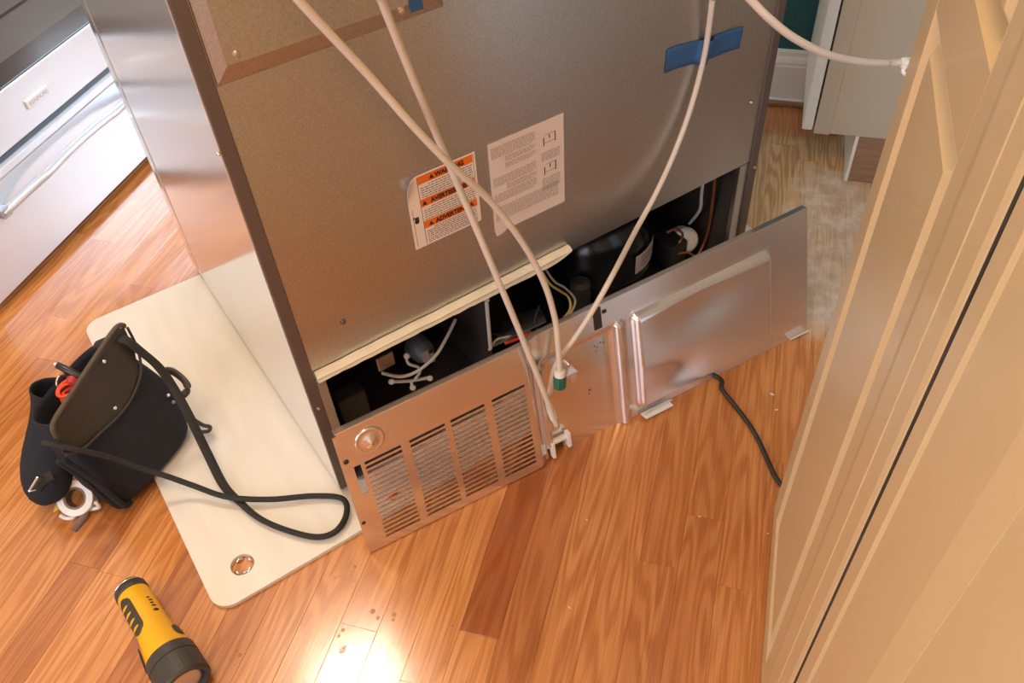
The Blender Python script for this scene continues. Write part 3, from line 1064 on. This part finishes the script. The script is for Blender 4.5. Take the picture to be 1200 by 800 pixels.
def tapefn(a, b_):
    p = (q0 * (1 - a) + q1 * a) * (1 - b_) + (q3 * (1 - a) + q2 * a) * b_
    cxx = ony(826 - 2, 62, 0).x + 0.010 * (b_ - 0.5)
    dx = abs(p.x - cxx)
    h = max(0.0, 0.0115 * (1 - (dx / 0.0145)) if dx > 0.0045 else 0.0108)
    return (p.x, -0.0003 - h, p.z + 0.0012 * math.sin(a * 9))


bt.grid(tapefn, 60, 4)
btape = bt.build('masking_tape', 'blue_tape', None, smooth=True, solid=0.0004)
tag(btape, 'strip of blue masking tape stuck across the tube on the back panel', 'tape')

# ================================================================== access cover leaning in front of the opening
TLc, TRc, BLc, BRc = onz(386, 507, .243), onz(946, 243, .243), onz(430, 643, 0.001), onz(945, 388, 0.001)
CW, CH = 0.910, 0.250
CNn = (BRc - BLc).cross(TLc - BLc).normalized()      # towards the camera
if CNn.dot(CAM - BLc) < 0:
    CNn = -CNn


def cov(s, t, h=0.0):
    a, b_ = s / CW, t / CH
    p = BLc * (1 - a) * (1 - b_) + BRc * a * (1 - b_) + TLc * (1 - a) * b_ + TRc * a * b_
    return p + CNn * h


ac = thing('access_cover', (BLc + BRc) / 2, 'dented sheet metal rear cover with grille, leaning in front of the open compartment', 'panel')


def ss(x, a, b_):
    t = max(0.0, min(1.0, (x - a) / (b_ - a)))
    return t * t * (3 - 2 * t)


def cov_h(s, t):
    h = 0.0
    # grille section stands proud of the middle one
    h += 0.010 * (1 - ss(s, 0.318, 0.333))
    # narrow ribs beside the recess
    if t < 0.205:
        h -= 0.006 * ss(s, 0.345, 0.352) * (1 - ss(s, 0.478, 0.484)) * (1 - ss(t, 0.192, 0.203))
    h += 0.008 * ss(s, 0.486, 0.491) * (1 - ss(s, 0.498, 0.503)) * (1 - ss(t, 0.200, 0.208))
    # broad pressed field with a buckled upper part
    e = ss(s, 0.520, 0.530) * (1 - ss(s, 0.812, 0.822)) * ss(t, 0.016, 0.026) * (1 - ss(t, 0.198, 0.209))
    h += 0.014 * e
    ds, dt = (s - 0.66) / 0.09, (t - 0.17) / 0.05
    h -= 0.007 * e * math.exp(-(ds * ds + dt * dt))
    ds, dt = (s - 0.60) / 0.05, (t - 0.06) / 0.03
    h -= 0.004 * e * math.exp(-(ds * ds + dt * dt))
    # general waviness
    h += 0.0016 * math.sin(s * 13 + 1) * math.sin(t * 14)
    return h


cols = [(0.0335, 0.0925), (0.1065, 0.1665), (0.1765, 0.2360), (0.2495, 0.3085)]
sl_t0, sl_t1, NSL = 0.0165, 0.1845, 18
pitch = (sl_t1 - sl_t0) / NSL
sx = sorted(set([0.0, 0.006, 0.012, 0.0165, 0.0275] + [round(c, 4) for cc in cols for c in cc] + [round(c[0] + (c[1] - c[0]) * f, 4) for c in cols for f in (.33, .66)]
                + [0.314] + [round(0.318 + 0.0025 * k, 4) for k in range(7)] + [round(0.336 + 0.008 * k, 4) for k in range(1)]
                + [round(0.345 + 0.0035 * k, 4) for k in range(3)] + [0.37, 0.39, 0.41, 0.43, 0.45, 0.465] + [round(0.477 + 0.0025 * k, 4) for k in range(12)]
                + [0.515] + [round(0.520 + 0.0025 * k, 4) for k in range(6)] + [round(0.545 + 0.013 * k, 4) for k in range(21)]
                + [round(0.811 + 0.0025 * k, 4) for k in range(6)] + [0.84, 0.86, 0.88, 0.90, 0.910]))
tt = [0.0, 0.006, 0.012]
for k in range(NSL):
    tt += [round(sl_t0 + k * pitch, 5), round(sl_t0 + k * pitch + pitch * 0.54, 5)]
tt += [0.1845, 0.188, 0.192, 0.196, 0.200, 0.204, 0.208, 0.213, 0.219, 0.226, 0.233, 0.240, 0.246, 0.250]
tt = sorted(set(tt))


def cut(sm, tm):
    for c0, c1 in cols:
        if c0 < sm < c1 and sl_t0 < tm < sl_t1:
            if ((tm - sl_t0) % pitch) < pitch * 0.54:
                return True
    if 0.0165 < sm < 0.0275 and (0.124 < tm < 0.178) and not (0.150 < tm < 0.154):
        return True                       # rectangular openings near the corner
    if 0.336 < sm < 0.372 and tm < 0.020:
        return True                       # notch for the white clip
    if sm < 0.006 and tm > 0.246:
        return True
    return False


mb = MB()
idx = {}
for i, s in enumerate(sx):
    for j, t in enumerate(tt):
        idx[i, j] = len(mb.v)
        mb.v.append(cov(s, t, cov_h(s, t)))
for i in range(len(sx) - 1):
    for j in range(len(tt) - 1):
        if cut((sx[i] + sx[i + 1]) / 2, (tt[j] + tt[j + 1]) / 2):
            continue
        mb.f.append([idx[i, j], idx[i + 1, j], idx[i + 1, j + 1], idx[i, j + 1]])
sheet = mb.build('sheet', 'cover_steel', ac, smooth=True, solid=0.0012)
esp = sheet.modifiers.new('split', 'EDGE_SPLIT')
esp.split_angle = math.radians(40)
# bent-back flanges
mb = MB()
mb.grid(lambda a, b_: cov(a * 0.905 + 0.004, CH, cov_h(a * 0.905 + 0.004, CH) - 0.012 * b_) + Vector((0, 0, -0.0005 * b_)), 40, 1)
mb.build('top_flange', 'cover_steel', ac, solid=0.0012)
mb = MB()
mb.grid(lambda a, b_: cov(a * 0.326 + 0.004, 0.0, cov_h(a * 0.326 + 0.004, 0.0) - 0.010 * b_), 20, 1)
mb.build('bottom_flange', 'cover_steel', ac, solid=0.0012)
mb = MB()
mb.grid(lambda a, b_: cov(0.910, 0.004 + a * 0.242, cov_h(0.91, 0.25 * a) - 0.010 * b_), 12, 1)
mb.build('side_flange', 'cover_steel', ac, solid=0.0012)


def cov_disc(name, s, t, prof, material, h0=0.0, seg=24):
    base = cov(s, t, cov_h(s, t) + h0)
    return MB().lathe(base, CNn, prof, seg).build(name, material, ac, smooth=True)


cov_disc('round_boss', 0.050, 0.214, [(0, 0.0235), (0.0022, 0.0215), (0.0024, 0.0195), (0.0008, 0.0165), (0.0040, 0.0100), (0.0085, 0.003), (0.0095, 0.0006)], 'cover_steel', 0.0003, 40)
for s, t, r in ((0.0085, 0.196, 0.0042), (0.0060, 0.068, 0.0032)):
    cov_disc('screw_hole', s, t, [(0, r), (0.0004, r)], 'compartment', 0.0007, 14)
for s, t, r in ((0.45, 0.176, .0013), (0.455, 0.172, .0013), (0.462, 0.178, .0013), (0.468, 0.176, .0013), (0.452, 0.166, .0011), (0.432, 0.096, 0.0019), (0.43, 0.089, .0012)):
    cov_disc('pin_hole', s, t, [(0, r), (0.0003, r)], 'compartment', 0.0006, 8)
# slotted tabs along the top of the middle part
for s, t, w, hh in ((0.458, 0.222, 0.0075, 0.026),):
    MB().prism([cov(s - w, t - hh / 2, 0.0007), cov(s + w, t - hh / 2, 0.0007), cov(s + w, t + hh, 0.0007), cov(s - w, t + hh, 0.0007)], CNn * 0.0006).build('dark_slot', 'compartment', ac)
for s, t in ((0.440, 0.236), (0.472, 0.236)):
    MB().prism([cov(s - .004, t - .003, 0.0007), cov(s + .004, t - .003, 0.0007), cov(s + .004, t + .003, 0.0007), cov(s - .004, t + .003, 0.0007)], CNn * 0.0006).build('dark_slot', 'compartment', ac)
# grey lifting tab and right-hand clip at the bottom edge
lt = MB()
lt.prism([cov(0.522, 0.0045, 0.006), cov(0.582, 0.0045, 0.006), cov(0.584, 0.0120, 0.015), cov(0.524, 0.0120, 0.015)], CNn * 0.002)
lt.prism([cov(0.522, 0.0040, 0.006), cov(0.582, 0.0040, 0.006), cov(0.581, 0.0030, 0.022), cov(0.523, 0.0030, 0.022)], Vector((0, 0, 0.002)))
lt.build('lifting_tab', 'cab_white', ac)
MB().prism([cov(0.868, 0.002, 0.001), cov(0.905, 0.002, 0.001), cov(0.905, 0.010, 0.010), cov(0.868, 0.010, 0.010)], CNn * 0.003).build('edge_clip', 'white_plastic', ac)
# upright bracket beside the grille section that holds the valve
MB().prism([cov(0.338, 0.03, 0.0), cov(0.343, 0.03, 0.0), cov(0.343, 0.19, 0.0), cov(0.338, 0.19, 0.0)], CNn * 0.007).build('upright_lip', 'cover_steel', ac)
br = MB()
br.prism([cov(0.372, 0.160, -0.004), cov(0.400, 0.160, -0.004), cov(0.400, 0.164, 0.020), cov(0.378, 0.168, 0.024)], CNn.cross(BRc - BLc).normalized() * 0.0015)
br.prism([cov(0.398, 0.130, -0.004), cov(0.400, 0.164, -0.004), cov(0.400, 0.164, 0.020), cov(0.399, 0.140, 0.012)], (BRc - BLc).normalized() * 0.0015)
br.build('valve_bracket', 'cover_steel', ac)
# green fitting with grey collar
gdir = (at(656, 470, 1.354) - at(656, 436, 1.321)).normalized()
g0 = at(656, 434, 1.319)
gf = thing('tube_connector', g0 + gdir * 0.03, 'green plastic water fitting with grey collar at the middle of the cover', 'fitting')
MB().lathe(g0, gdir, [(0, 0.0065), (0.001, 0.0085), (0.010, 0.0090), (0.011, 0.0078)], 20).build('collar', 'white_plastic', gf, smooth=False)
MB().lathe(g0 + gdir * 0.011, gdir, [(0, 0.0096), (0.002, 0.0104), (0.019, 0.0104), (0.022, 0.0090), (0.023, 0.005)], 8).build('hex_body', 'green_plastic', gf, bevel=0.0008)
# white clip block at the lower end of the straight tube
wc = thing('tube_clip', cov(0.36, 0.0, 0.012), 'white plastic clip holding the straight tube at the bottom of the cover', 'clip')
mb = MB()
for s0, s1, t0_, t1_, h0, h1 in ((0.341, 0.347, 0.004, 0.036, -0.002, 0.010), (0.372, 0.379, 0.012, 0.042, -0.002, 0.010), (0.341, 0.379, 0.030, 0.036, -0.002, 0.007)):
    pts = [cov(s0, t0_, h0), cov(s1, t0_, h0), cov(s1, t1_, h0), cov(s0, t1_, h0)]
    mb.prism(pts, CNn * (h1 - h0))
mb.build('bracket', 'white_plastic', wc, bevel=0.001)
MB().lathe(at(643, 474, 1.362), (at(653, 500, 1.398) - at(630, 440, 1.312)).normalized(), [(0, 0.0056), (0.010, 0.0064), (0.034, 0.0066), (0.036, 0.005)], 14).build('socket', 'white_plastic', wc)
# small red and white debris on the board, seen through the grille
q = onz(457, 587, BT)
o = MB().lathe(q, (0.6, 0.3, 0.1), [(0, 0.002), (0.003, 0.0045), (0.012, 0.0045), (0.016, 0.002)], 10).build('wire_nut', 'orange_red', None, smooth=True)
o.location.z = BT
tag(o, 'small red cap lying on the board behind the grille', 'wire nut')

# ================================================================== black power cord
cps = [onz(800, 452, .030), onz(818, 443, .012), onz(838, 440, .006), onz(846, 456, .0055), onz(862, 476, .0055), onz(878, 497, .0055), onz(890, 518, .0055), onz(900, 540, .0055), onz(911, 562, .0055),
       RM(0.12, -0.712, 0.0055), RM(0.10, -0.74, 0.0055)]
cps = [onz(824, 446, 0.012) + Vector((-.03, .12, .0))] + cps[2:9] + [RM(0.175, -0.715, 0.0055), RM(0.165, -0.76, 0.0055), RM(0.17, -0.95, 0.0055)]
pc = MB().tube(smooth_path(cps, 8), 0.0042, 10).build('power_cord', 'black_plastic', None, smooth=True)
tag(pc, 'black power cord snaking from under the metal cover across the oak floor', 'cord')

# ================================================================== tool bag
A0 = Vector((-0.305, 0.175, 0.0))
BU = Vector((0.863, 0.505, 0)).normalized()
BN = Vector((0.505, -0.863, 0)).normalized()          # towards the camera
LEAN = math.radians(10)
BWv = (Vector((0, 0, 1)) * math.cos(LEAN) - BN * math.sin(LEAN))
BNl = (BN * math.cos(LEAN) + Vector((0, 0, 1)) * math.sin(LEAN))


def bagp(u, w, dd=0.0):
    """u along the front, w up the leaning front, dd behind the front"""
    return A0 + BU * u + BWv * w - BNl * dd + Vector((0, 0, 0.012))


tbag = thing('tool_bag', bagp(0.09, 0.0, 0.05), 'black canvas tool bag with a dark leather flap, standing half on the white board', 'bag')


def rr_ring(uc, hw, d0, d1, w, n=24, p=3.2, tilt=0.0):
    out = []
    for k in range(n):
        a = 2 * math.pi * k / n
        cx, cy = math.cos(a), math.sin(a)
        r = 1.0 / (abs(cx) ** p + abs(cy) ** p) ** (1 / p)
        uu = uc + hw * cx * r
        d_ = (d0 + d1) / 2 + (d1 - d0) / 2 * cy * r
        out.append(bagp(uu, w + tilt * (uu - uc), d_))
    return out


body = MB()
secs = [(0.086, 0.080, 0.006, 0.092, 0.003), (0.090, 0.094, -0.002, 0.102, 0.012), (0.094, 0.098, -0.004, 0.106, 0.055), (0.098, 0.103, -0.004, 0.108, 0.095),
        (0.090, 0.096, -0.002, 0.100, 0.150), (0.082, 0.086, 0.000, 0.090, 0.200), (0.080, 0.083, 0.001, 0.085, 0.222)]
rings = [rr_ring(*s, tilt=0.12 * (s[4] / 0.22), p=4.6 if s[4] < 0.1 else 3.4) for s in secs]
inner = [rr_ring(0.080, 0.079, 0.005, 0.081, 0.222, tilt=0.12), rr_ring(0.082, 0.080, 0.006, 0.084, 0.15, tilt=0.08), rr_ring(0.088, 0.07, 0.014, 0.085, 0.05)]
body.loft(rings + inner)
bo = body.build('body', 'fabric', tbag, smooth=True, sub=1)
# leather flap over the front, pulled up along the rim
mb = MB()
outline = [(-0.020, 0.176), (-0.004, 0.224), (0.040, 0.238), (0.100, 0.255), (0.160, 0.270), (0.172, 0.262), (0.166, 0.222), (0.150, 0.188), (0.118, 0.166), (0.080, 0.158), (0.040, 0.160), (0.005, 0.162)]
pts = [bagp(u, w, -0.0065 - 0.004 * math.sin(max(0, min(1, u / 0.16)) * math.pi)) for u, w in outline]
mb.prism(pts, -BNl * 0.0035)
fl = mb.build('flap', 'leather', tbag, bevel=0.0012)
rim = [bagp(u, w, -0.006) for u, w in ((-0.012, 0.205), (-0.003, 0.226), (0.04, 0.240), (0.10, 0.257), (0.160, 0.272), (0.174, 0.264))]
MB().tube(smooth_path(rim, 6), 0.0042, 8).build('piping', 'leather_edge', fl, smooth=True)
low = [bagp(u, w, -0.0105) for u, w in ((0.174, 0.262), (0.168, 0.222), (0.151, 0.187), (0.118, 0.165), (0.080, 0.157), (0.040, 0.159), (0.005, 0.161), (-0.020, 0.175))]
MB().tube(smooth_path(low, 6), 0.0022, 8).build('piping', 'leather', fl, smooth=True)
for u, w in ((0.082, 0.172), (0.112, 0.246)):
    MB().lathe(bagp(u, w, -0.0105), BNl, [(0, 0.0036), (0.0012, 0.0032), (0.0022, 0.0015)], 14).build('rivet', 'chrome', fl, smooth=True)
# folded gusset along the lower corner
for k, (off, r_) in enumerate(((0.004, 0.0052), (0.013, 0.0046))):
    gz = [bagp(-0.022 - 0.4 * off, 0.165, -0.004 + off), bagp(-0.010 - 0.6 * off, 0.110, -0.008 + off), bagp(-0.003 - 0.7 * off, 0.060, -0.006 + off), bagp(0.004 - 0.5 * off, 0.016, -0.001 + off), bagp(0.016, 0.004, 0.008 + off)]
    MB().tube(smooth_path(gz, 6), r_, 8).build('gusset_fold', 'fabric', tbag, smooth=True)
# strap: from the flap tip over the side, a loop on the board, back across the front


def sp(u, v, z):
    return onz(u, v, z)


stp = [sp(112, 404, .245), sp(128, 398, .262), sp(146, 398, .262), sp(163, 410, .238), sp(186, 430, .190), sp(203, 454, .150), sp(222, 488, .110), sp(243, 531, .055),
       sp(262, 568, .022), sp(281, 588, .019), sp(304, 607, .019), sp(336, 621, .019), sp(371, 629, .019), sp(394, 622, .019), sp(406, 602, .019), sp(401, 584, .020), sp(367, 581, .020),
       sp(315, 585, .024), sp(266, 582, .030), sp(227, 569, .040), sp(196, 558, .062), bagp(0.045, 0.075, -0.034), bagp(0.020, 0.13, -0.030), bagp(-0.004, 0.172, -0.022), bagp(-0.022, 0.200, -0.004), bagp(-0.026, 0.205, 0.01)]


def strap_up(t):
    return Vector((0.25, -0.45, 0.85))


def sw(t):
    return 0.0078 - 0.0028 * ss(t, 0.30, 0.42) - 0.0004 * ss(t, 0.8, 1.0)


MB().tube(smooth_path(stp, 10), sw, 10, r2=0.0030, up=strap_up).build('strap', 'strap', tbag, smooth=True)
# keeper loops on the side
kp = MB()
k0, k1, k2, k3 = sp(204, 436, .135), sp(216, 446, .13), sp(220, 456, .12), sp(212, 464, .115)
kp.tube(smooth_path([k0 - BNl * .02, k0, k1, k2, k3, k3 - BNl * .02], 5), 0.003, 8, r2=0.0065, up=Vector((0.5, 0.5, 0.7)))
kp.build('keeper_loop', 'leather', tbag, smooth=True)
MB().tube(smooth_path([sp(228, 492, .035), sp(238, 498, .030), sp(246, 500, .028), sp(244, 505, .026), sp(232, 506, .03)], 5), 0.0035, 8).build('side_tab', 'leather', tbag, smooth=True)
for u, v in ((197, 463), (203, 471)):
    MB().lathe(sp(u, v, .125), (0.5, -0.5, 0.7), [(0, 0.0032), (0.002, 0.0026)], 10).build('snap', 'screw_metal', tbag)
# end pouch with rolled, open mouth
pth = [(-0.316, 0.336, 0.185), (-0.322, 0.336, 0.165), (-0.342, 0.326, 0.130), (-0.372, 0.302, 0.095), (-0.392, 0.276, 0.066), (-0.402, 0.260, 0.044), (-0.402, 0.252, 0.032)]
rad = [0.036, 0.034, 0.034, 0.040, 0.043, 0.034, 0.014]
pp = MB()
pv = [Vector(p) for p in pth]
rings = []
for k, p in enumerate(pv):
    t = (pv[min(k + 1, len(pv) - 1)] - pv[max(k - 1, 0)]).normalized()
    s = t.cross(Vector((0.55, 0.83, 0.1))).normalized()
    w = t.cross(s)
    rings.append([p + s * rad[k] * math.cos(2 * math.pi * q_ / 20) + w * rad[k] * 0.80 * math.sin(2 * math.pi * q_ / 20)
                  + Vector((0, 0, 0.002)) * math.sin(3 * q_) for q_ in range(20)])
t = (pv[1] - pv[0]).normalized()
s = t.cross(Vector((0.55, 0.83, 0.1))).normalized()
w = t.cross(s)
inn = [[pv[0] + t * dpt + s * r * math.cos(2 * math.pi * q_ / 20) + w * r * 0.80 * math.sin(2 * math.pi * q_ / 20) for q_ in range(20)] for dpt, r in ((0.070, 0.022), (0.04, 0.029), (0.004, 0.0295), (-0.004, 0.0335))]
pp.loft(inn + rings)
pp.build('end_pouch', 'fabric', tbag, smooth=True, sub=1)
# buckle
bk = MB()
bc = onz(45, 566, .112)
ex, ey = Vector((0.80, 0.35, 0.45)).normalized(), Vector((-0.35, -0.55, 0.75)).normalized()
for (a, b_), (c, d_) in (((-1, -1), (1, -1)), ((1, -1), (1, 1)), ((1, 1), (-1, 1)), ((-1, 1), (-1, -1)), ((0, -1), (0.1, 1.0))):
    bk.tube([bc + ex * a * .011 + ey * b_ * .014, bc + ex * c * .011 + ey * d_ * .014], 0.0017, 8)
bk.tube([bc - ey * 0.014, bc - ey * 0.034 + ex * 0.004], 0.0013, 8)
bk.build('buckle', 'chrome', tbag)
MB().tube(smooth_path([onz(62, 556, .115), onz(52, 562, .110), onz(42, 574, .104)], 5), 0.0085, 8, r2=0.002, up=Vector((0.3, -0.6, 0.7))).build('buckle_strap', 'strap', tbag, smooth=True)

# tools in and beside the bag
mk = thing('marker_pen', bagp(0.02, 0.235, 0.05), 'black marker pen with a pale tip sticking out of the tool bag', 'pen')
m0, m1 = onz(66, 427, .245), onz(104, 446, .215)
md_ = (m1 - m0).normalized()
MB().lathe(m0, md_, [(0, 0.0035), (0.001, 0.0055), (0.03, 0.0060), (0.10, 0.0062)], 14).build('barrel', 'pen_black', mk, smooth=True)
MB().lathe(m0 - md_ * 0.004, md_, [(0, 0.0018), (0.005, 0.0032)], 10).build('tip', 'white_plastic', mk)
m0, m1 = onz(80, 442, .228), onz(108, 456, .19)
o = MB().lathe(m0, m1 - m0, [(0, 0.004), (0.004, 0.0085), (0.02, 0.0095), (0.09, 0.0080)], 14).build('screwdriver_handle', 'red_plastic', None, smooth=True)
tag(o, 'dark red tool handle beside the black marker pen in the bag', 'screwdriver')
cc = onz(86, 462, .205)
mb = MB()
pts = []
for k in range(140):
    a = k * 0.35
    r_ = 0.016 + 0.004 * math.sin(k * 0.11)
    pts.append(cc + Vector((r_ * math.cos(a) * 1.0, r_ * math.sin(a) * 0.9, -0.018 + 0.00025 * k + 0.003 * math.sin(a * 1.3))))
o = mb.tube(pts, 0.0026, 8).build('coiled_wire', 'orange_red', None, smooth=True)
tag(o, 'coil of orange-red wire in the mouth of the tool bag', 'wire')
# ring on the bag's rim
kr = onz(73, 447, .215)
o = MB().loft([[kr + (BU * math.cos(a) + Vector((0, .3, .95)) * math.sin(a)) * (0.010 + 0.0018 * math.cos(q_ * math.pi / 4)) + BN * 0.0018 * math.sin(q_ * math.pi / 4) for q_ in range(8)]
               for a in [2 * math.pi * k / 24 for k in range(25)]], caps=False).build('key_ring', 'screw_metal', None, smooth=True)
tag(o, 'small metal ring beside the marker pen in the bag mouth', 'ring')
# roll of white tape hanging under the bag
rc = onz(91, 583, .028)
tr = thing('tape_roll', rc + Vector((0, 0, -0.03)), 'roll of white tape lying under the end of the tool bag', 'tape')
rax = Vector((-0.30, -0.55, 0.78)).normalized()
MB().lathe(rc - rax * 0.011, rax, [(0, 0.0185), (0, 0.030), (0.022, 0.030), (0.022, 0.0185), (0, 0.0185)], 32, caps=False).build('tape_band', 'tape_white', tr, smooth=False, bevel=0.0012)
MB().lathe(rc - rax * 0.010, rax, [(0, 0.015), (0, 0.0183), (0.020, 0.0183), (0.020, 0.015), (0, 0.015)], 32, caps=False).build('core', 'tape_core', tr)
sg = MB().tube(smooth_path([onz(112, 588, .035), onz(116, 594, .02), onz(104, 597, .008), onz(92, 600, .006), onz(86, 606, .004), onz(78, 607, .004), onz(71, 604, .004)], 6), 0.0034, 8)
tag(sg.build('white_cord', 'tape_white', None, smooth=True), 'short white cord trailing on the floor under the tool bag', 'cord')
p0, p1 = onz(63, 600, .006), onz(74, 587, .014)
pn = MB().lathe(p0, p1 - p0, [(0, 0.0012), (0.008, 0.0042), (0.09, 0.0042)], 6)
tag(pn.build('pencil', 'pencil_yellow'), 'short yellow pencil poking out under the tool bag', 'pencil')
p0 = onz(92, 617, .004)
lf = MB().tube(smooth_path([onz(86, 622, .003), onz(93, 612, .008), onz(100, 602, .014), onz(103, 592, .02)], 6), 0.0055, 8, r2=0.0015, up=Vector((0.6, -0.3, 0.7)))
tag(lf.build('leather_thong', 'tape_core', None, smooth=True), 'brown leather end hanging from the bag to the floor', 'strap')

# ================================================================== flashlight
T0 = onz(152, 690, .030)
T1 = onz(201, 772, .036)
TA = (T1 - T0).normalized()
fls = thing('flashlight', Vector((T0.x, T0.y, 0)) + TA * 0.08, 'yellow and black flashlight lying on the oak floor', 'flashlight')


def fl_pt(h, ang, r):
    ang = ang + 20
    s = -TA.cross(Vector((0, 0, 1))).normalized()     # to the right in the picture
    w = TA.cross(s).normalized()                      # up
    return T0 + TA * h + (s * math.sin(math.radians(ang)) + w * math.cos(math.radians(ang))) * r


TL_ = (T1 - T0).length
bodyprof = [(0.012, 0.0225), (0.016, 0.0235), (0.05, 0.0240), (0.085, 0.0245), (0.100, 0.0255), (0.118, 0.0290), (TL_ - 0.004, 0.0325), (TL_ + 0.01, 0.0325)]
MB().lathe(T0, TA, bodyprof, 36).build('barrel', 'torch_yellow', fls, smooth=True)
MB().lathe(T0, TA, [(-0.002, 0.020), (0.0, 0.0235), (0.013, 0.0245), (0.016, 0.0238)], 36).build('tail_cap', 'torch_rubber', fls, smooth=True)
MB().lathe(T0, TA, [(-0.0045, 0.012), (-0.0045, 0.0195), (-0.003, 0.0222), (0.000, 0.0238), (0.002, 0.0238)], 36).build('tail_ring', 'chrome', fls, smooth=True)
MB().lathe(T0, TA, [(TL_ - 0.006, 0.0318), (TL_ - 0.004, 0.0350), (TL_ + 0.012, 0.0358), (TL_ + 0.013, 0.0345), (TL_ + 0.015, 0.0358), (TL_ + 0.048, 0.0358), (TL_ + 0.052, 0.0330), (TL_ + 0.052, 0.0285), (TL_ + 0.044, 0.0270)], 40).build('head', 'torch_rubber', fls, smooth=False)
MB().lathe(T0, TA, [(TL_ + 0.0445, 0.0275), (TL_ + 0.0465, 0.020), (TL_ + 0.0475, 0.006)], 32).build('lens', 'torch_lens', fls, smooth=True)


def radius_at(h):
    for (h0, r0), (h1, r1) in zip(bodyprof, bodyprof[1:]):
        if h0 <= h <= h1:
            return r0 + (r1 - r0) * (h - h0) / (h1 - h0)
    return bodyprof[-1][1]


def patch(name, h0, h1, a0, a1, lift, material, nh=14, na=8, rnd_=0.35, skew=0.0):
    mb_ = MB()

    def fn(x, y):
        # rounded rectangle in patch space
        yy = 2 * y - 1
        xx = 2 * x - 1
        k = 1.0
        if abs(xx) > 1 - rnd_:
            e = (abs(xx) - (1 - rnd_)) / rnd_
            k = math.sqrt(max(0.02, 1 - e * e * 0.96))
        h = h0 + (h1 - h0) * x
        a = (a0 + a1) / 2 + (a1 - a0) / 2 * yy * k + skew * xx
        return fl_pt(h, a, radius_at(h) + lift)
    mb_.grid(fn, nh, na)
    return mb_.build(name, material, fls, smooth=True, solid=0.0010)


grip = patch('grip_pad', 0.026, 0.096, -88, -32, 0.0006, 'torch_rubber')
for k in range(4):
    h = 0.040 + 0.0138 * k
    patch('grip_rib', h, h + 0.0042, -84, -48, 0.0014, 'torch_yellow', 4, 8, 0.8, 0)
patch('switch_pad', 0.112, 0.134, 30, 62, 0.0008, 'torch_rubber', 10, 6, 0.7)
patch('side_pad', 0.105, TL_ - 0.004, -118, -92, 0.0030, 'torch_rubber', 10, 6, 0.7)
for k, (h, a, l_) in enumerate(((0.046, 22, 5), (0.052, 26, 8), (0.058, 24, 7), (0.064, 26, 9), (0.072, 25, 10))):
    patch('marking', h, h + (0.0028 if k < 4 else 0.0052), a - l_, a + l_, 0.0003, 'black_ink', 3, 3, 0.5)

# ================================================================== drops and crumbs on the floor
for k, (u, v, r) in enumerate(((437, 716, .0042), (443, 724, .003), (462, 720, .0035), (461, 726, .0024), (402, 738, .0032), (401, 762, .005), (404, 758, .003), (530, 733, .0018), (416, 664, .0022), (418, 788, .0022), (397, 745, .0024), (281, 767, .003), (278, 762, .002))):
    p = onz(u, v, 0)
    mb = MB()
    mb.lathe(p + Vector((0, 0, 0.0001)), (0, 0, 1), [(0, r), (r * 0.18, r * 0.85), (r * 0.30, r * 0.5), (r * 0.34, r * 0.1)], 14)
    o = mb.build('water_drop', 'water', None, smooth=True)
    tag(o, 'clear water drop on the oak floor below the board and grille', 'drop', 'water drops on the floor')
for k, (u, v, r) in enumerate(((905, 462, .0035), (902, 402, .004), (667, 711, .002), (820, 605, .002), (900, 625, .0018), (688, 609, .002), (935, 240, .003), (955, 262, .003), (668, 712, .002), (910, 480, .0025), (985, 217, .0035), (955, 345, .0025))):
    p = onz(u, v, 0)
    mb = MB()
    a = random.uniform(0, 3.1)
    x, y = Vector((math.cos(a), math.sin(a), 0)), Vector((-math.sin(a), math.cos(a), 0))
    mb.loft([[p + x * r * 1.4 + y * r * .2, p + y * r * .7, p - x * r * 1.2, p - y * r * .6],
             [p + x * r * .8 + Vector((0, 0, r * .6)), p + y * r * .4 + Vector((0, 0, r * .7)), p - x * r * .7 + Vector((0, 0, r * .5)), p - y * r * .3 + Vector((0, 0, r * .7))]])
    o = mb.build('crumb', 'debris')
    tag(o, 'pale crumb of debris lying on the wooden floor', 'debris', 'crumbs on the floor')
